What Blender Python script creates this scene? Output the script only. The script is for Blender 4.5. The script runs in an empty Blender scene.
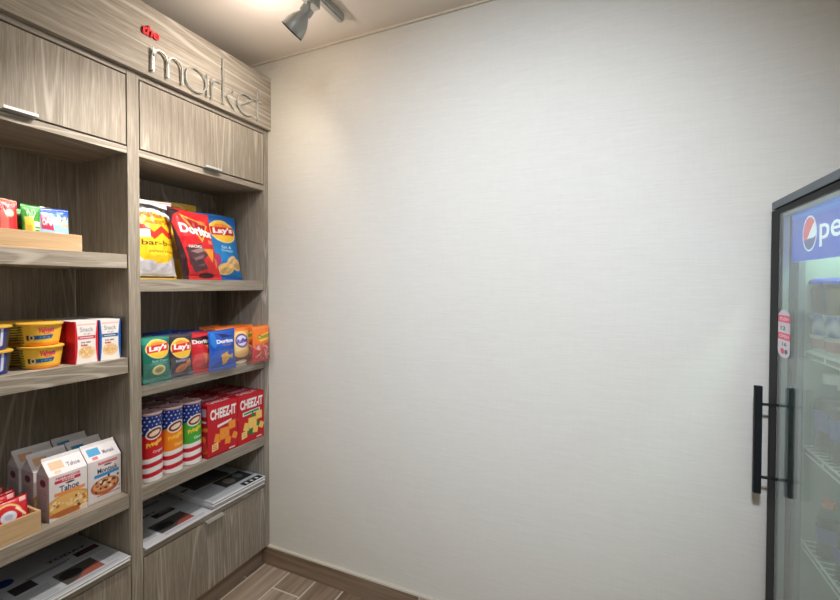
import bpy, bmesh, math, random
import numpy as np
from mathutils import Vector, Matrix
random.seed(4); RNG = np.random.default_rng(7)
PI = math.pi
S = bpy.context.scene
C = S.collection

# ------------------------------------------------------------------ camera
cam_d = bpy.data.cameras.new('camera'); cam = bpy.data.objects.new('camera', cam_d); C.objects.link(cam)
FPX, YAW, PITCH, ROLL, CAMH, PCX, PCY = 425.71, 0.4228, 0.0180, 0.0019, 1.3678, 419.53, 292.75
Fv = Vector((-math.sin(YAW)*math.cos(PITCH), math.cos(YAW)*math.cos(PITCH), -math.sin(PITCH)))
Rv = Vector((math.cos(YAW), math.sin(YAW), 0)); Uv = Rv.cross(Fv)
R2 = Rv*math.cos(ROLL)+Uv*math.sin(ROLL); U2 = Uv*math.cos(ROLL)-Rv*math.sin(ROLL)
M = Matrix((( R2.x, U2.x, -Fv.x, 0), (R2.y, U2.y, -Fv.y, 0), (R2.z, U2.z, -Fv.z, CAMH), (0, 0, 0, 1)))
cam.matrix_world = M
cam_d.sensor_fit = 'HORIZONTAL'; cam_d.sensor_width = 36; cam_d.lens = FPX/840*36
cam_d.shift_x = (420-PCX)/840; cam_d.shift_y = -(300-PCY)/840
cam_d.clip_start = 0.02
S.camera = cam

# ------------------------------------------------------------------ world, lights, exposure
W = bpy.data.worlds.new('world'); S.world = W; W.use_nodes = True
W.node_tree.nodes['Background'].inputs[0].default_value = (0.9, 0.92, 1.0, 1)
W.node_tree.nodes['Background'].inputs[1].default_value = 0.2
S.view_settings.view_transform = 'Standard'; S.view_settings.look = 'None'
S.view_settings.gamma = 1; S.view_settings.exposure = 0.0
try: S.view_settings.use_curve_mapping = False
except Exception: pass

def lamp(name, kind, loc, target, power, col, **kw):
    d = bpy.data.lights.new(name, kind); d.energy = power; d.color = col
    for k, v in kw.items(): setattr(d, k, v)
    o = bpy.data.objects.new(name, d); C.objects.link(o); o.location = loc
    o.rotation_euler = (Vector(target)-Vector(loc)).to_track_quat('-Z', 'Y').to_euler()
    return o
# cool spot from the ceiling washing the back wall
lamp('wall_wash_light', 'SPOT', (-0.10, -0.50, 2.38), (-0.34, 1.58, 1.34), 246, (0.84, 0.94, 1.13), spot_size=math.radians(68), spot_blend=1.0, shadow_soft_size=0.08)
# warm lamp of the visible track head (sits just inside its shade), then a bare light added for the ceiling glow
HEAD_POS = Vector((-1.030, 1.205, 2.276)); HEAD_DIR = Vector((-0.73, -0.06, -0.68)).normalized()
lamp('track_lamp_light', 'SPOT', HEAD_POS+HEAD_DIR*0.016, HEAD_POS+HEAD_DIR*2, 21, (1.0, 0.90, 0.80), spot_size=math.radians(154), spot_blend=0.9, shadow_soft_size=0.03)
lamp('added_ceiling_glow_light', 'POINT', (-1.165, 1.180, 2.268), (0,0,0), 2.7, (1.0, 0.86, 0.78), shadow_soft_size=0.01)
# added head further along the track, out of view, brightening the lower shelves
HEAD2_POS = Vector((-1.000, 0.935, 2.276)); HEAD2_DIR = Vector((-0.48, -0.08, -0.92)).normalized()
lamp('added_lower_shelf_light', 'SPOT', HEAD2_POS+HEAD2_DIR*0.016, HEAD2_POS+HEAD2_DIR*2, 80, (1.0, 0.93, 0.86), spot_size=math.radians(88), spot_blend=1.0, shadow_soft_size=0.03)
# added ambient fill without fixtures: one overhead, one behind the camera
lamp('overhead_fill_light', 'AREA', (0.1, -0.9, 2.38), (-0.1, -0.7, 0.0), 19, (1.0, 0.98, 0.94), shape='RECTANGLE', size=1.6, size_y=1.2)
lamp('rear_fill_light', 'AREA', (-0.2, -2.3, 1.5), (-0.3, 0, 1.5), 4, (1.0, 0.98, 0.96), shape='RECTANGLE', size=2.2, size_y=1.8)

# ------------------------------------------------------------------ mesh helpers
def lin(c):
    c = np.asarray(c, float)
    return np.where(c <= 0.04045, c/12.92, ((c+0.055)/1.055)**2.4)
def rgb(r, g, b): return (r/255, g/255, b/255)
WHITE = rgb(240, 240, 240); BLACK = rgb(25, 25, 28)

def new_mat(name, col=(0.5,0.5,0.5), rough=0.5, metal=0.0, spec=0.5, coat=0.0):
    m = bpy.data.materials.new(name); m.use_nodes = True
    b = m.node_tree.nodes['Principled BSDF']
    b.inputs['Base Color'].default_value = (*lin(col), 1) if max(col) <= 1 else (1,1,1,1)
    b.inputs['Roughness'].default_value = rough; b.inputs['Metallic'].default_value = metal
    b.inputs['Specular IOR Level'].default_value = spec; b.inputs['Coat Weight'].default_value = coat
    return m
def N(m, t, **kw):
    n = m.node_tree.nodes.new(t)
    for k, v in kw.items(): setattr(n, k, v)
    return n
def L(m, a, b): m.node_tree.links.new(a, b)

class MB:
    """collects boxes, tubes, lathes and free polygons as one mesh"""
    def __init__(s): s.v = []; s.f = []
    def box(s, x0, x1, y0, y1, z0, z1):
        n = len(s.v)
        s.v += [(x0,y0,z0),(x1,y0,z0),(x1,y1,z0),(x0,y1,z0),(x0,y0,z1),(x1,y0,z1),(x1,y1,z1),(x0,y1,z1)]
        s.f += [tuple(n+i for i in q) for q in ((3,2,1,0),(4,5,6,7),(0,1,5,4),(1,2,6,5),(2,3,7,6),(3,0,4,7))]
        return s
    def prism(s, pts, axis, a0, a1):
        """pts: closed outline in the two other axes"""
        n = len(s.v); k = len(pts)
        def mk(p, a):
            if axis == 0: return (a, p[0], p[1])
            if axis == 1: return (p[0], a, p[1])
            return (p[0], p[1], a)
        s.v += [mk(p, a0) for p in pts] + [mk(p, a1) for p in pts]
        s.f += [tuple(n+i for i in range(k))[::-1], tuple(n+k+i for i in range(k))]
        s.f += [(n+i, n+(i+1)%k, n+k+(i+1)%k, n+k+i) for i in range(k)]
        return s
    def tube(s, pts, r, seg=8, closed=False, flat=None):
        pts = [Vector(p) for p in pts]; n0 = len(s.v); K = len(pts)
        up = Vector((0,0,1)); prev = None
        for i, p in enumerate(pts):
            if closed: t = pts[(i+1)%K]-pts[i-1]
            else: t = pts[min(i+1,K-1)]-pts[max(i-1,0)]
            t.normalize()
            a = flat.copy() if flat else (prev if prev else (up if abs(t.z) < .9 else Vector((1,0,0))))
            a = (a - t*a.dot(t)).normalized(); prev = a; b = t.cross(a)
            rr = r[i] if isinstance(r, (list, tuple)) else r
            for j in range(seg):
                an = 2*PI*j/seg + (PI/4 if seg == 4 else 0)
                s.v.append(tuple(p + a*rr*math.cos(an) + b*rr*math.sin(an)))
        for i in range(K if closed else K-1):
            for j in range(seg):
                i2 = (i+1)%K
                s.f.append((n0+i*seg+j, n0+i*seg+(j+1)%seg, n0+i2*seg+(j+1)%seg, n0+i2*seg+j))
        if not closed:
            s.f.append(tuple(n0+j for j in range(seg))[::-1]); s.f.append(tuple(n0+(K-1)*seg+j for j in range(seg)))
        return s
    def lathe(s, prof, c=(0,0,0), seg=32, axis=None):
        """prof: (radius, height) along axis"""
        n0 = len(s.v); ax = Vector(axis).normalized() if axis else Vector((0,0,1))
        a = Vector((1,0,0)) if abs(ax.x) < .9 else Vector((0,1,0)); a = (a-ax*a.dot(ax)).normalized(); b = ax.cross(a); c = Vector(c)
        for r, h in prof:
            for j in range(seg):
                an = 2*PI*j/seg; s.v.append(tuple(c+ax*h+(a*math.cos(an)+b*math.sin(an))*r))
        for i in range(len(prof)-1):
            for j in range(seg):
                s.f.append((n0+i*seg+j, n0+i*seg+(j+1)%seg, n0+(i+1)*seg+(j+1)%seg, n0+(i+1)*seg+j))
        s.f.append(tuple(n0+j for j in range(seg))[::-1]); s.f.append(tuple(n0+(len(prof)-1)*seg+j for j in range(seg)))
        return s
    def build(s, name, m, parent=None, smooth=False, bevel=0.0, loc=None):
        me = bpy.data.meshes.new(name); me.from_pydata(s.v, [], s.f); me.update()
        if smooth:
            me.polygons.foreach_set('use_smooth', [True]*len(me.polygons))
            try: me.set_sharp_from_angle(angle=math.radians(40))
            except Exception: pass
        me.materials.append(m)
        o = bpy.data.objects.new(name, me); C.objects.link(o)
        if bevel:
            b = o.modifiers.new('bevel', 'BEVEL'); b.width = bevel; b.segments = 2; b.limit_method = 'ANGLE'
        if parent: o.parent = parent
        if loc: o.location = loc
        return o

def thing(name, label, cat, loc=(0,0,0), rot=(0,0,0), group=None):
    o = bpy.data.objects.new(name, None); C.objects.link(o); o.empty_display_size = .05
    o.location = loc; o.rotation_euler = rot; return tag(o, label, cat, group)
def tag(o, label, cat, group=None):
    o['label'] = label; o['category'] = cat
    if group: o['group'] = group
    return o
def struct(o): o['kind'] = 'structure'; return o
def dup(root, loc, rot=None, label=None, group=None):
    r = root.copy(); C.objects.link(r); r.location = loc
    if rot is not None: r.rotation_euler = rot
    if label: r['label'] = label
    if group: r['group'] = group
    for ch in list(root.children):
        c = ch.copy(); C.objects.link(c); c.parent = r
        for g in list(ch.children):
            d = g.copy(); C.objects.link(d); d.parent = c
    return r

# ------------------------------------------------------------------ printed artwork (colour per vertex of a fine grid)
_glyph = {}
def glyph_tris(txt, bold, shear):
    k = (txt, bold, shear)
    if k in _glyph: return _glyph[k]
    cu = bpy.data.curves.new('lettering', 'FONT'); cu.body = txt; cu.offset = bold; cu.shear = shear; cu.resolution_u = 4
    o = bpy.data.objects.new('lettering', cu); C.objects.link(o)
    dg = bpy.context.evaluated_depsgraph_get(); me = o.evaluated_get(dg).to_mesh(); me.calc_loop_triangles()
    v = np.array([w.co[:2] for w in me.vertices]); t = [tuple(q.vertices) for q in me.loop_triangles]
    o.evaluated_get(dg).to_mesh_clear(); bpy.data.objects.remove(o); bpy.data.curves.remove(cu)
    lo, hi = v.min(0), v.max(0); v = (v-(lo+hi)/2)/np.maximum(hi-lo, 1e-6)
    _glyph[k] = (v, t); return v, t

class Art:
    SS = 3
    def __init__(s, w, h, col, res=0.002):
        s.w, s.h = w, h; s.nx = max(4, int(round(w/res))); s.ny = max(4, int(round(h/res)))
        s.X, s.Y = s.nx*s.SS, s.ny*s.SS
        s.a = np.zeros((s.Y, s.X, 3)); s.a[:] = col
        s.px = (np.arange(s.X)+.5)/s.X; s.py = (np.arange(s.Y)+.5)/s.Y
    def _put(s, mask, col, i0=0, j0=0, al=1.0):
        sub = s.a[j0:j0+mask.shape[0], i0:i0+mask.shape[1]]; sub[mask] = sub[mask]*(1-al)+np.array(col)*al
    def rect(s, x0, y0, x1, y1, col, al=1.0):
        i0, i1, j0, j1 = [int(round(q)) for q in (max(0,x0)*s.X, min(1,x1)*s.X, max(0,y0)*s.Y, min(1,y1)*s.Y)]
        if i1 > i0 and j1 > j0: s.a[j0:j1, i0:i1] = s.a[j0:j1, i0:i1]*(1-al)+np.array(col)*al
        return s
    def ell(s, cx, cy, rx, ry, col, rot=0, al=1.0):
        gx, gy = np.meshgrid((s.px-cx)*s.w, (s.py-cy)*s.h); c, n = math.cos(rot), math.sin(rot)
        u = (gx*c+gy*n)/(rx*s.w); v = (-gx*n+gy*c)/(ry*s.h)
        s._put(u*u+v*v <= 1, col, al=al); return s
    def poly(s, pts, col, al=1.0):
        gx, gy = np.meshgrid(s.px, s.py); ins = np.zeros(gx.shape, bool)
        for i in range(len(pts)):
            (xa, ya), (xb, yb) = pts[i-1], pts[i]
            if ya == yb: continue
            cr = ((ya > gy) != (yb > gy)) & (gx < (xb-xa)*(gy-ya)/(yb-ya)+xa); ins ^= cr
        s._put(ins, col, al=al); return s
    def text(s, txt, cx, cy, w, h, col, rot=0, bold=0.02, shear=0.0):
        v, t = glyph_tris(txt, bold, shear)
        p = v*np.array([w*s.w, h*s.h]); c, n = math.cos(rot), math.sin(rot)
        p = np.stack([p[:,0]*c-p[:,1]*n, p[:,0]*n+p[:,1]*c], 1)/np.array([s.w, s.h])+np.array([cx, cy])
        p = p*np.array([s.X, s.Y])
        for a, b, d in t:
            A, B, D = p[a], p[b], p[d]
            i0, j0 = np.floor(np.minimum(np.minimum(A,B),D)).astype(int); i1, j1 = np.ceil(np.maximum(np.maximum(A,B),D)).astype(int)+1
            i0, j0, i1, j1 = max(i0,0), max(j0,0), min(i1,s.X), min(j1,s.Y)
            if i1 <= i0 or j1 <= j0: continue
            gx, gy = np.meshgrid(np.arange(i0,i1)+.5, np.arange(j0,j1)+.5)
            def e(P, Q): return (Q[0]-P[0])*(gy-P[1])-(Q[1]-P[1])*(gx-P[0])
            e1, e2, e3 = e(A,B), e(B,D), e(D,A)
            s._put(((e1>=0)&(e2>=0)&(e3>=0))|((e1<=0)&(e2<=0)&(e3<=0)), col, i0, j0)
        return s
    def lines(s, x0, y0, x1, y1, n, col, fill=.45, ragged=.15):
        """rows of body copy too small to read"""
        for k in range(n):
            yb = y1-(y1-y0)*(k+.75)/n
            s.rect(x0, yb, x1-(x1-x0)*random.random()*ragged, yb+(y1-y0)/n*fill, col)
        return s
    def speckle(s, n, x0, y0, x1, y1, r, cols, rot=True):
        for _ in range(n):
            q = r*(.6+.8*random.random())
            s.ell(random.uniform(x0,x1), random.uniform(y0,y1), q, q*s.w/s.h*random.uniform(.5,1), random.choice(cols), random.random()*3)
        return s
    def get(s):
        return s.a.reshape(s.ny, s.SS, s.nx, s.SS, 3).mean((1,3))
    def uv(s):
        return np.meshgrid(np.linspace(0,1,s.nx), np.linspace(0,1,s.ny))

def printed(name, parts, m, parent=None, smooth=True, loc=None, rot=None, weld=True):
    """parts: list of (P[ny,nx,3], Col[ny,nx,3] or one colour)"""
    V, F, K = [], [], []; n0 = 0
    for P, Cc in parts:
        ny, nx = P.shape[:2]; V.append(P.reshape(-1,3))
        cc = np.broadcast_to(np.asarray(Cc, float), P.shape).reshape(-1,3); K.append(cc)
        idx = n0+np.arange(ny*nx).reshape(ny,nx)
        F.append(np.stack([idx[:-1,:-1], idx[:-1,1:], idx[1:,1:], idx[1:,:-1]], -1).reshape(-1,4)); n0 += ny*nx
    V = np.concatenate(V); F = np.concatenate(F); K = np.concatenate(K)
    me = bpy.data.meshes.new(name)
    me.vertices.add(len(V)); me.vertices.foreach_set('co', V.astype(np.float32).ravel())
    me.loops.add(len(F)*4); me.loops.foreach_set('vertex_index', F.astype(np.int32).ravel())
    me.polygons.add(len(F)); me.polygons.foreach_set('loop_start', (np.arange(len(F))*4).astype(np.int32))
    me.polygons.foreach_set('use_smooth', np.full(len(F), smooth))
    me.update(calc_edges=True)
    at = me.color_attributes.new('print', 'BYTE_COLOR', 'POINT')
    rg = np.ones((len(V),4), np.float32); rg[:,:3] = lin(np.clip(K,0,1)); at.data.foreach_set('color', rg.ravel())
    me.materials.append(m)
    o = bpy.data.objects.new(name, me); C.objects.link(o)
    if parent: o.parent = parent
    if loc is not None: o.location = loc
    if rot is not None: o.rotation_euler = rot
    return o

def print_mat(name, rough, spec=.5, bump=0.0, coat=0.0):
    m = new_mat(name, (1,1,1), rough, spec=spec, coat=coat); b = m.node_tree.nodes['Principled BSDF']
    a = N(m, 'ShaderNodeVertexColor'); a.layer_name = 'print'; L(m, a.outputs['Color'], b.inputs['Base Color'])
    if bump:
        t = N(m, 'ShaderNodeTexCoord'); n = N(m, 'ShaderNodeTexNoise'); n.inputs['Scale'].default_value = 40
        bp = N(m, 'ShaderNodeBump'); bp.inputs['Strength'].default_value = bump; bp.inputs['Distance'].default_value = .01
        L(m, t.outputs['Object'], n.inputs['Vector']); L(m, n.outputs['Fac'], bp.inputs['Height']); L(m, bp.outputs['Normal'], b.inputs['Normal'])
    return m
FOIL = print_mat('printed foil film', .34, .6, .25)
CARD = print_mat('printed carton', .45, .45)
PAPERBAG = print_mat('printed waxed paper', .4, .45, .15)
NEWS = print_mat('newsprint', .85, .2)
TUB = print_mat('printed plastic tub', .3, .5)

def quadP(p00, p10, p11, p01, nx=2, ny=2, bulge=0.0):
    p00, p10, p11, p01 = map(np.array, (p00,p10,p11,p01))
    u, v = np.meshgrid(np.linspace(0,1,nx), np.linspace(0,1,ny)); u = u[...,None]; v = v[...,None]
    P = (1-u)*(1-v)*p00+u*(1-v)*p10+u*v*p11+(1-u)*v*p01
    if bulge:
        nrm = np.cross(p10-p00, p01-p00); nrm = nrm/np.linalg.norm(nrm); P = P+nrm*bulge*(np.sin(PI*u)*np.sin(PI*v))**.7
    return P
def carton(name, w, h, d, art, side_art=None, top=None, edge=(.6,.1,.1), m=CARD, parent=None, bulge=.0):
    """front at local x=0 facing +x, width along y (centred), depth to -x, base at z=0"""
    y0, y1 = -w/2, w/2
    A = lambda a, q: (quadP(*q, a.nx, a.ny, bulge), a.get()) if isinstance(a, Art) else (quadP(*q), a)
    sa = side_art if side_art is not None else edge; tp = top if top is not None else edge
    parts = [A(art, ((0,y0,0),(0,y1,0),(0,y1,h),(0,y0,h))),
             A(sa, ((-d,y0,0),(0,y0,0),(0,y0,h),(-d,y0,h))), A(sa, ((0,y1,0),(-d,y1,0),(-d,y1,h),(0,y1,h))),
             A(edge, ((-d,y1,0),(-d,y0,0),(-d,y0,h),(-d,y1,h))), A(tp, ((0,y0,h),(0,y1,h),(-d,y1,h),(-d,y0,h))),
             A(edge, ((-d,y0,0),(-d,y1,0),(0,y1,0),(0,y0,0)))]
    return printed(name, parts, m, parent, smooth=False)
def bag(name, w, h, t, art, back, seed=0, seal=.05, crimp=.0009, wrinkle=1.0, lean=0.0):
    """pillow bag: base at z=0, front faces +x, centred on y"""
    rs = np.random.default_rng(seed)
    def surf(U, V, sgn):
        sv = seal
        g = np.clip((V-sv)/.24, 0, 1)**.65*np.clip((1-sv-V)/.34, 0, 1)**.75
        pr = np.clip(1-np.abs(2*U-1)**2.2, 0, 1)**.75
        x = sgn*t/2*pr*g
        y = (U-.5)*w*(1-.07*g)
        wr = 0
        for k in range(7):
            an = rs.uniform(-1.0, 1.0); fx = rs.uniform(3,9); ph = rs.uniform(0,6)
            wr = wr+np.sin(2*PI*(fx*(U*math.cos(an)+V*math.sin(an)))+ph)*rs.uniform(.2,1)
        env = np.clip(np.minimum(V-sv*.6, 1-sv*.6-V)*8, 0, 1)*(.35+.65*np.abs(2*V-1)**1.5)*np.clip(pr*2,0,1)
        x = x+sgn*wr*.0011*env*wrinkle*(h/.3)
        e = ((V < sv) | (V > 1-sv)); x = x+np.where(e, crimp*np.sin(V*h/.0045*2*PI*.5), 0)
        x = x+.0035*np.sin(U*5+seed)*(np.abs(2*V-1)**6)*(h/.3)
        y = y+lean*V*h
        z = V*h+ .004*np.sin(U*3.1+seed)*(V > .9)*(h/.3)
        return np.stack([x+.0004*sgn, y, z], -1)
    U, V = art.uv(); f = surf(U, V, 1.0)
    rs = np.random.default_rng(seed+50)
    U2, V2 = np.meshgrid(np.linspace(1,0,24), np.linspace(0,1,40)); b = surf(U2, V2, -1.0)
    return printed(name, [(f, art.get()), (b, back)], FOIL)

# ------------------------------------------------------------------ surface materials
def wood_mat(name, grain='z', base=(0.318,0.277,0.222), dark=(0.196,0.168,0.132), light=(0.53,0.485,0.415), seed=0):
    m = new_mat(name, (1,1,1), .55, spec=.3); b = m.node_tree.nodes['Principled BSDF']
    t = N(m, 'ShaderNodeTexCoord')
    def noise(vec, detail=3, dist=0.0, rough=.6):
        mp = N(m, 'ShaderNodeMapping'); mp.inputs['Scale'].default_value = vec; mp.inputs['Location'].default_value = (seed*1.7, seed*.9, seed*2.3)
        L(m, t.outputs['Object'], mp.inputs['Vector']); n = N(m, 'ShaderNodeTexNoise')
        n.inputs['Scale'].default_value = 1; n.inputs['Detail'].default_value = detail; n.inputs['Distortion'].default_value = dist; n.inputs['Roughness'].default_value = rough
        L(m, mp.outputs['Vector'], n.inputs['Vector']); return n.outputs['Fac']
    def sc(a, g): return (a, a, g) if grain == 'z' else ((a, g, a) if grain == 'y' else (g, a, a))
    fine = noise(sc(300, 12), 2); mid = noise(sc(90, 3.5), 3, .3); broad = noise(sc(9, .9), 2)
    # cathedral figure: contour bands of a stretched noise field
    field = noise(sc(9.0, .62), 1, .25, .3)
    mm = N(m, 'ShaderNodeMath', operation='MULTIPLY'); mm.inputs[1].default_value = 95; L(m, field, mm.inputs[0])
    sn = N(m, 'ShaderNodeMath', operation='SINE'); L(m, mm.outputs[0], sn.inputs[0])
    pw = N(m, 'ShaderNodeMapRange'); pw.inputs['From Min'].default_value = .62; pw.inputs['From Max'].default_value = 1.0; L(m, sn.outputs[0], pw.inputs['Value'])
    gate = N(m, 'ShaderNodeMapRange'); gate.inputs['From Min'].default_value = .47; gate.inputs['From Max'].default_value = .58; L(m, broad, gate.inputs['Value'])
    cg = N(m, 'ShaderNodeMath', operation='MULTIPLY'); L(m, pw.outputs[0], cg.inputs[0]); L(m, gate.outputs[0], cg.inputs[1])
    r1 = N(m, 'ShaderNodeMapRange'); r1.inputs['From Min'].default_value = .38; r1.inputs['From Max'].default_value = .62; L(m, mid, r1.inputs['Value'])
    x1 = N(m, 'ShaderNodeMix', data_type='RGBA'); x1.inputs['A'].default_value = (*dark,1); x1.inputs['B'].default_value = (*base,1)
    f1 = N(m, 'ShaderNodeMath', operation='MULTIPLY_ADD'); f1.inputs[1].default_value = .7; f1.inputs[2].default_value = .35; L(m, r1.outputs[0], f1.inputs[0]); L(m, f1.outputs[0], x1.inputs['Factor'])
    r2 = N(m, 'ShaderNodeMapRange'); r2.inputs['From Min'].default_value = .48; r2.inputs['From Max'].default_value = .72; r2.inputs['To Max'].default_value = .45; L(m, fine, r2.inputs['Value'])
    x2 = N(m, 'ShaderNodeMix', data_type='RGBA'); x2.inputs['B'].default_value = (*light,1); L(m, x1.outputs['Result'], x2.inputs['A']); L(m, r2.outputs[0], x2.inputs['Factor'])
    x3 = N(m, 'ShaderNodeMix', data_type='RGBA'); x3.inputs['B'].default_value = (*light,1); L(m, x2.outputs['Result'], x3.inputs['A'])
    f3 = N(m, 'ShaderNodeMath', operation='MULTIPLY'); f3.inputs[1].default_value = .75; L(m, cg.outputs[0], f3.inputs[0]); L(m, f3.outputs[0], x3.inputs['Factor'])
    L(m, x3.outputs['Result'], b.inputs['Base Color'])
    bp = N(m, 'ShaderNodeBump'); bp.inputs['Strength'].default_value = .12; bp.inputs['Distance'].default_value = .002; L(m, fine, bp.inputs['Height']); L(m, bp.outputs['Normal'], b.inputs['Normal'])
    return m
WOOD_V = wood_mat('grey oak laminate vertical grain', 'z', seed=1)
WOOD_H = wood_mat('grey oak laminate horizontal grain', 'y', seed=2)

def wall_mat():
    m = new_mat('woven linen wallcovering', (1,1,1), .8, spec=.2); b = m.node_tree.nodes['Principled BSDF']
    t = N(m, 'ShaderNodeTexCoord'); outs = []
    for vec in ((26, 26, 620), (9, 9, 260), (160, 160, 10)):
        mp = N(m, 'ShaderNodeMapping'); mp.inputs['Scale'].default_value = vec; L(m, t.outputs['Object'], mp.inputs['Vector'])
        n = N(m, 'ShaderNodeTexNoise'); n.inputs['Scale'].default_value = 1; n.inputs['Detail'].default_value = 2; L(m, mp.outputs['Vector'], n.inputs['Vector']); outs.append(n.outputs['Fac'])
    a = N(m, 'ShaderNodeMath', operation='ADD'); L(m, outs[0], a.inputs[0]); L(m, outs[1], a.inputs[1])
    a2 = N(m, 'ShaderNodeMath', operation='MULTIPLY_ADD'); a2.inputs[1].default_value = .35; L(m, outs[2], a2.inputs[0]); L(m, a.outputs[0], a2.inputs[2])
    r = N(m, 'ShaderNodeMapRange'); r.inputs['From Min'].default_value = .8; r.inputs['From Max'].default_value = 1.55; L(m, a2.outputs[0], r.inputs['Value'])
    x = N(m, 'ShaderNodeMix', data_type='RGBA'); x.inputs['A'].default_value = (.60,.570,.488,1); x.inputs['B'].default_value = (.665,.636,.556,1)
    L(m, r.outputs[0], x.inputs['Factor']); L(m, x.outputs['Result'], b.inputs['Base Color'])
    bp = N(m, 'ShaderNodeBump'); bp.inputs['Strength'].default_value = .12; bp.inputs['Distance'].default_value = .0006; L(m, a2.outputs[0], bp.inputs['Height']); L(m, bp.outputs['Normal'], b.inputs['Normal'])
    return m
WALL = wall_mat()
CEIL = new_mat('painted ceiling', rgb(228, 220, 208), .85, spec=.2)
TRIMM = new_mat('cream trim', rgb(206, 198, 180), .6)

def tile_mat(name, wide, long_, off, loc, mortar=.0028, swap=True):
    m = new_mat(name, (1,1,1), .5, spec=.35); b = m.node_tree.nodes['Principled BSDF']
    t = N(m, 'ShaderNodeTexCoord'); sx = N(m, 'ShaderNodeSeparateXYZ'); cx = N(m, 'ShaderNodeCombineXYZ'); L(m, t.outputs['Object'], sx.inputs[0])
    ax = N(m, 'ShaderNodeMath', operation='ADD'); ax.inputs[1].default_value = loc[0]; ay = N(m, 'ShaderNodeMath', operation='ADD'); ay.inputs[1].default_value = loc[1]
    if swap: L(m, sx.outputs['Y'], ax.inputs[0]); L(m, sx.outputs['X'], ay.inputs[0])
    else: L(m, sx.outputs['X'], ax.inputs[0]); L(m, sx.outputs['Z'], ay.inputs[0])
    L(m, ax.outputs[0], cx.inputs['X']); L(m, ay.outputs[0], cx.inputs['Y'])
    br = N(m, 'ShaderNodeTexBrick'); br.offset = off; br.offset_frequency = 2; br.squash = 1
    for k, v in (('Scale',1),('Mortar Size',mortar/2),('Mortar Smooth',.1),('Bias',0),('Brick Width',long_),('Row Height',wide)): br.inputs[k].default_value = v
    br.inputs['Color1'].default_value = (0,0,0,1); br.inputs['Color2'].default_value = (1,1,1,1); br.inputs['Mortar'].default_value = (.5,.5,.5,1)
    L(m, cx.outputs[0], br.inputs['Vector'])
    mp = N(m, 'ShaderNodeMapping'); mp.inputs['Scale'].default_value = (3, 45, 1); L(m, cx.outputs[0], mp.inputs['Vector'])
    ad = N(m, 'ShaderNodeVectorMath', operation='ADD'); L(m, mp.outputs[0], ad.inputs[0]); ms = N(m, 'ShaderNodeVectorMath', operation='SCALE'); ms.inputs['Scale'].default_value = 7
    L(m, br.outputs['Color'], ms.inputs[0]); L(m, ms.outputs[0], ad.inputs[1])
    n = N(m, 'ShaderNodeTexNoise'); n.inputs['Scale'].default_value = 1; n.inputs['Detail'].default_value = 5; n.inputs['Distortion'].default_value = .6; L(m, ad.outputs[0], n.inputs['Vector'])
    cr = N(m, 'ShaderNodeValToRGB'); e = cr.color_ramp.elements
    e[0].position = .3; e[0].color = (.215,.163,.122,1); e[1].position = .75; e[1].color = (.45,.375,.305,1)
    L(m, n.outputs['Fac'], cr.inputs[0])
    tone = N(m, 'ShaderNodeMix', data_type='RGBA', blend_type='MULTIPLY'); tone.inputs['Factor'].default_value = 1
    tr = N(m, 'ShaderNodeValToRGB'); tr.color_ramp.elements[0].color = (.66,.56,.45,1); tr.color_ramp.elements[1].color = (1.22,1.2,1.18,1)
    L(m, br.outputs['Color'], tr.inputs[0]); L(m, cr.outputs[0], tone.inputs['A']); L(m, tr.outputs[0], tone.inputs['B'])
    x = N(m, 'ShaderNodeMix', data_type='RGBA'); x.inputs['B'].default_value = (.60,.54,.46,1); L(m, br.outputs['Fac'], x.inputs['Factor']); L(m, tone.outputs['Result'], x.inputs['A'])
    L(m, x.outputs['Result'], b.inputs['Base Color'])
    iv = N(m, 'ShaderNodeMath', operation='SUBTRACT'); iv.inputs[0].default_value = 1; L(m, br.outputs['Fac'], iv.inputs[1])
    bp = N(m, 'ShaderNodeBump'); bp.inputs['Strength'].default_value = .4; bp.inputs['Distance'].default_value = .002; L(m, iv.outputs[0], bp.inputs['Height']); L(m, bp.outputs['Normal'], b.inputs['Normal'])
    return m
PW = .1515
FLOOR = tile_mat('wood look floor tile', PW, .92, .38, (.92*2-1.4605, 1.5345+PW*10), mortar=.008)
SKIRT = tile_mat('wood look tile skirting', .3, .92, .5, (.707+.92*5+.46, .1), mortar=.005, swap=False)

# ------------------------------------------------------------------ room shell
XB, XF, YB = -1.83, -1.514, 1.5818        # shelving back / front planes, back wall
XR, YN, H = 1.13, -2.4, 2.44
def slab(name, x0, x1, y0, y1, z0, z1, m): return struct(MB().box(x0,x1,y0,y1,z0,z1).build(name, m))
slab('floor', XB-.15, XR+.1, YN-.1, YB+.1, -.1, 0, FLOOR)
slab('ceiling', XB-.15, XR+.1, YN-.1, YB+.1, H, H+.1, CEIL)
slab('wall_back', XB-.15, XR+.1, YB, YB+.1, 0, H, WALL)
slab('wall_left', XB-.13, XB-.022, YN, YB, 0, H, WALL)
slab('wall_right', XR, XR+.1, YN, YB, 0, H, WALL)
slab('wall_front', XB-.15, XR+.1, YN-.1, YN, 0, H, WALL)
slab('baseboard_back', -1.556, XR, YB-.010, YB, 0, .090, SKIRT)
slab('trim_1', -1.556, XR, YB-.013, YB, .090, .0976, TRIMM)      # cream edge strip on the skirting
slab('trim_2', XB, XR, YB-.008, YB, H-.009, H, TRIMM)            # thin cove line under the ceiling

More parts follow.
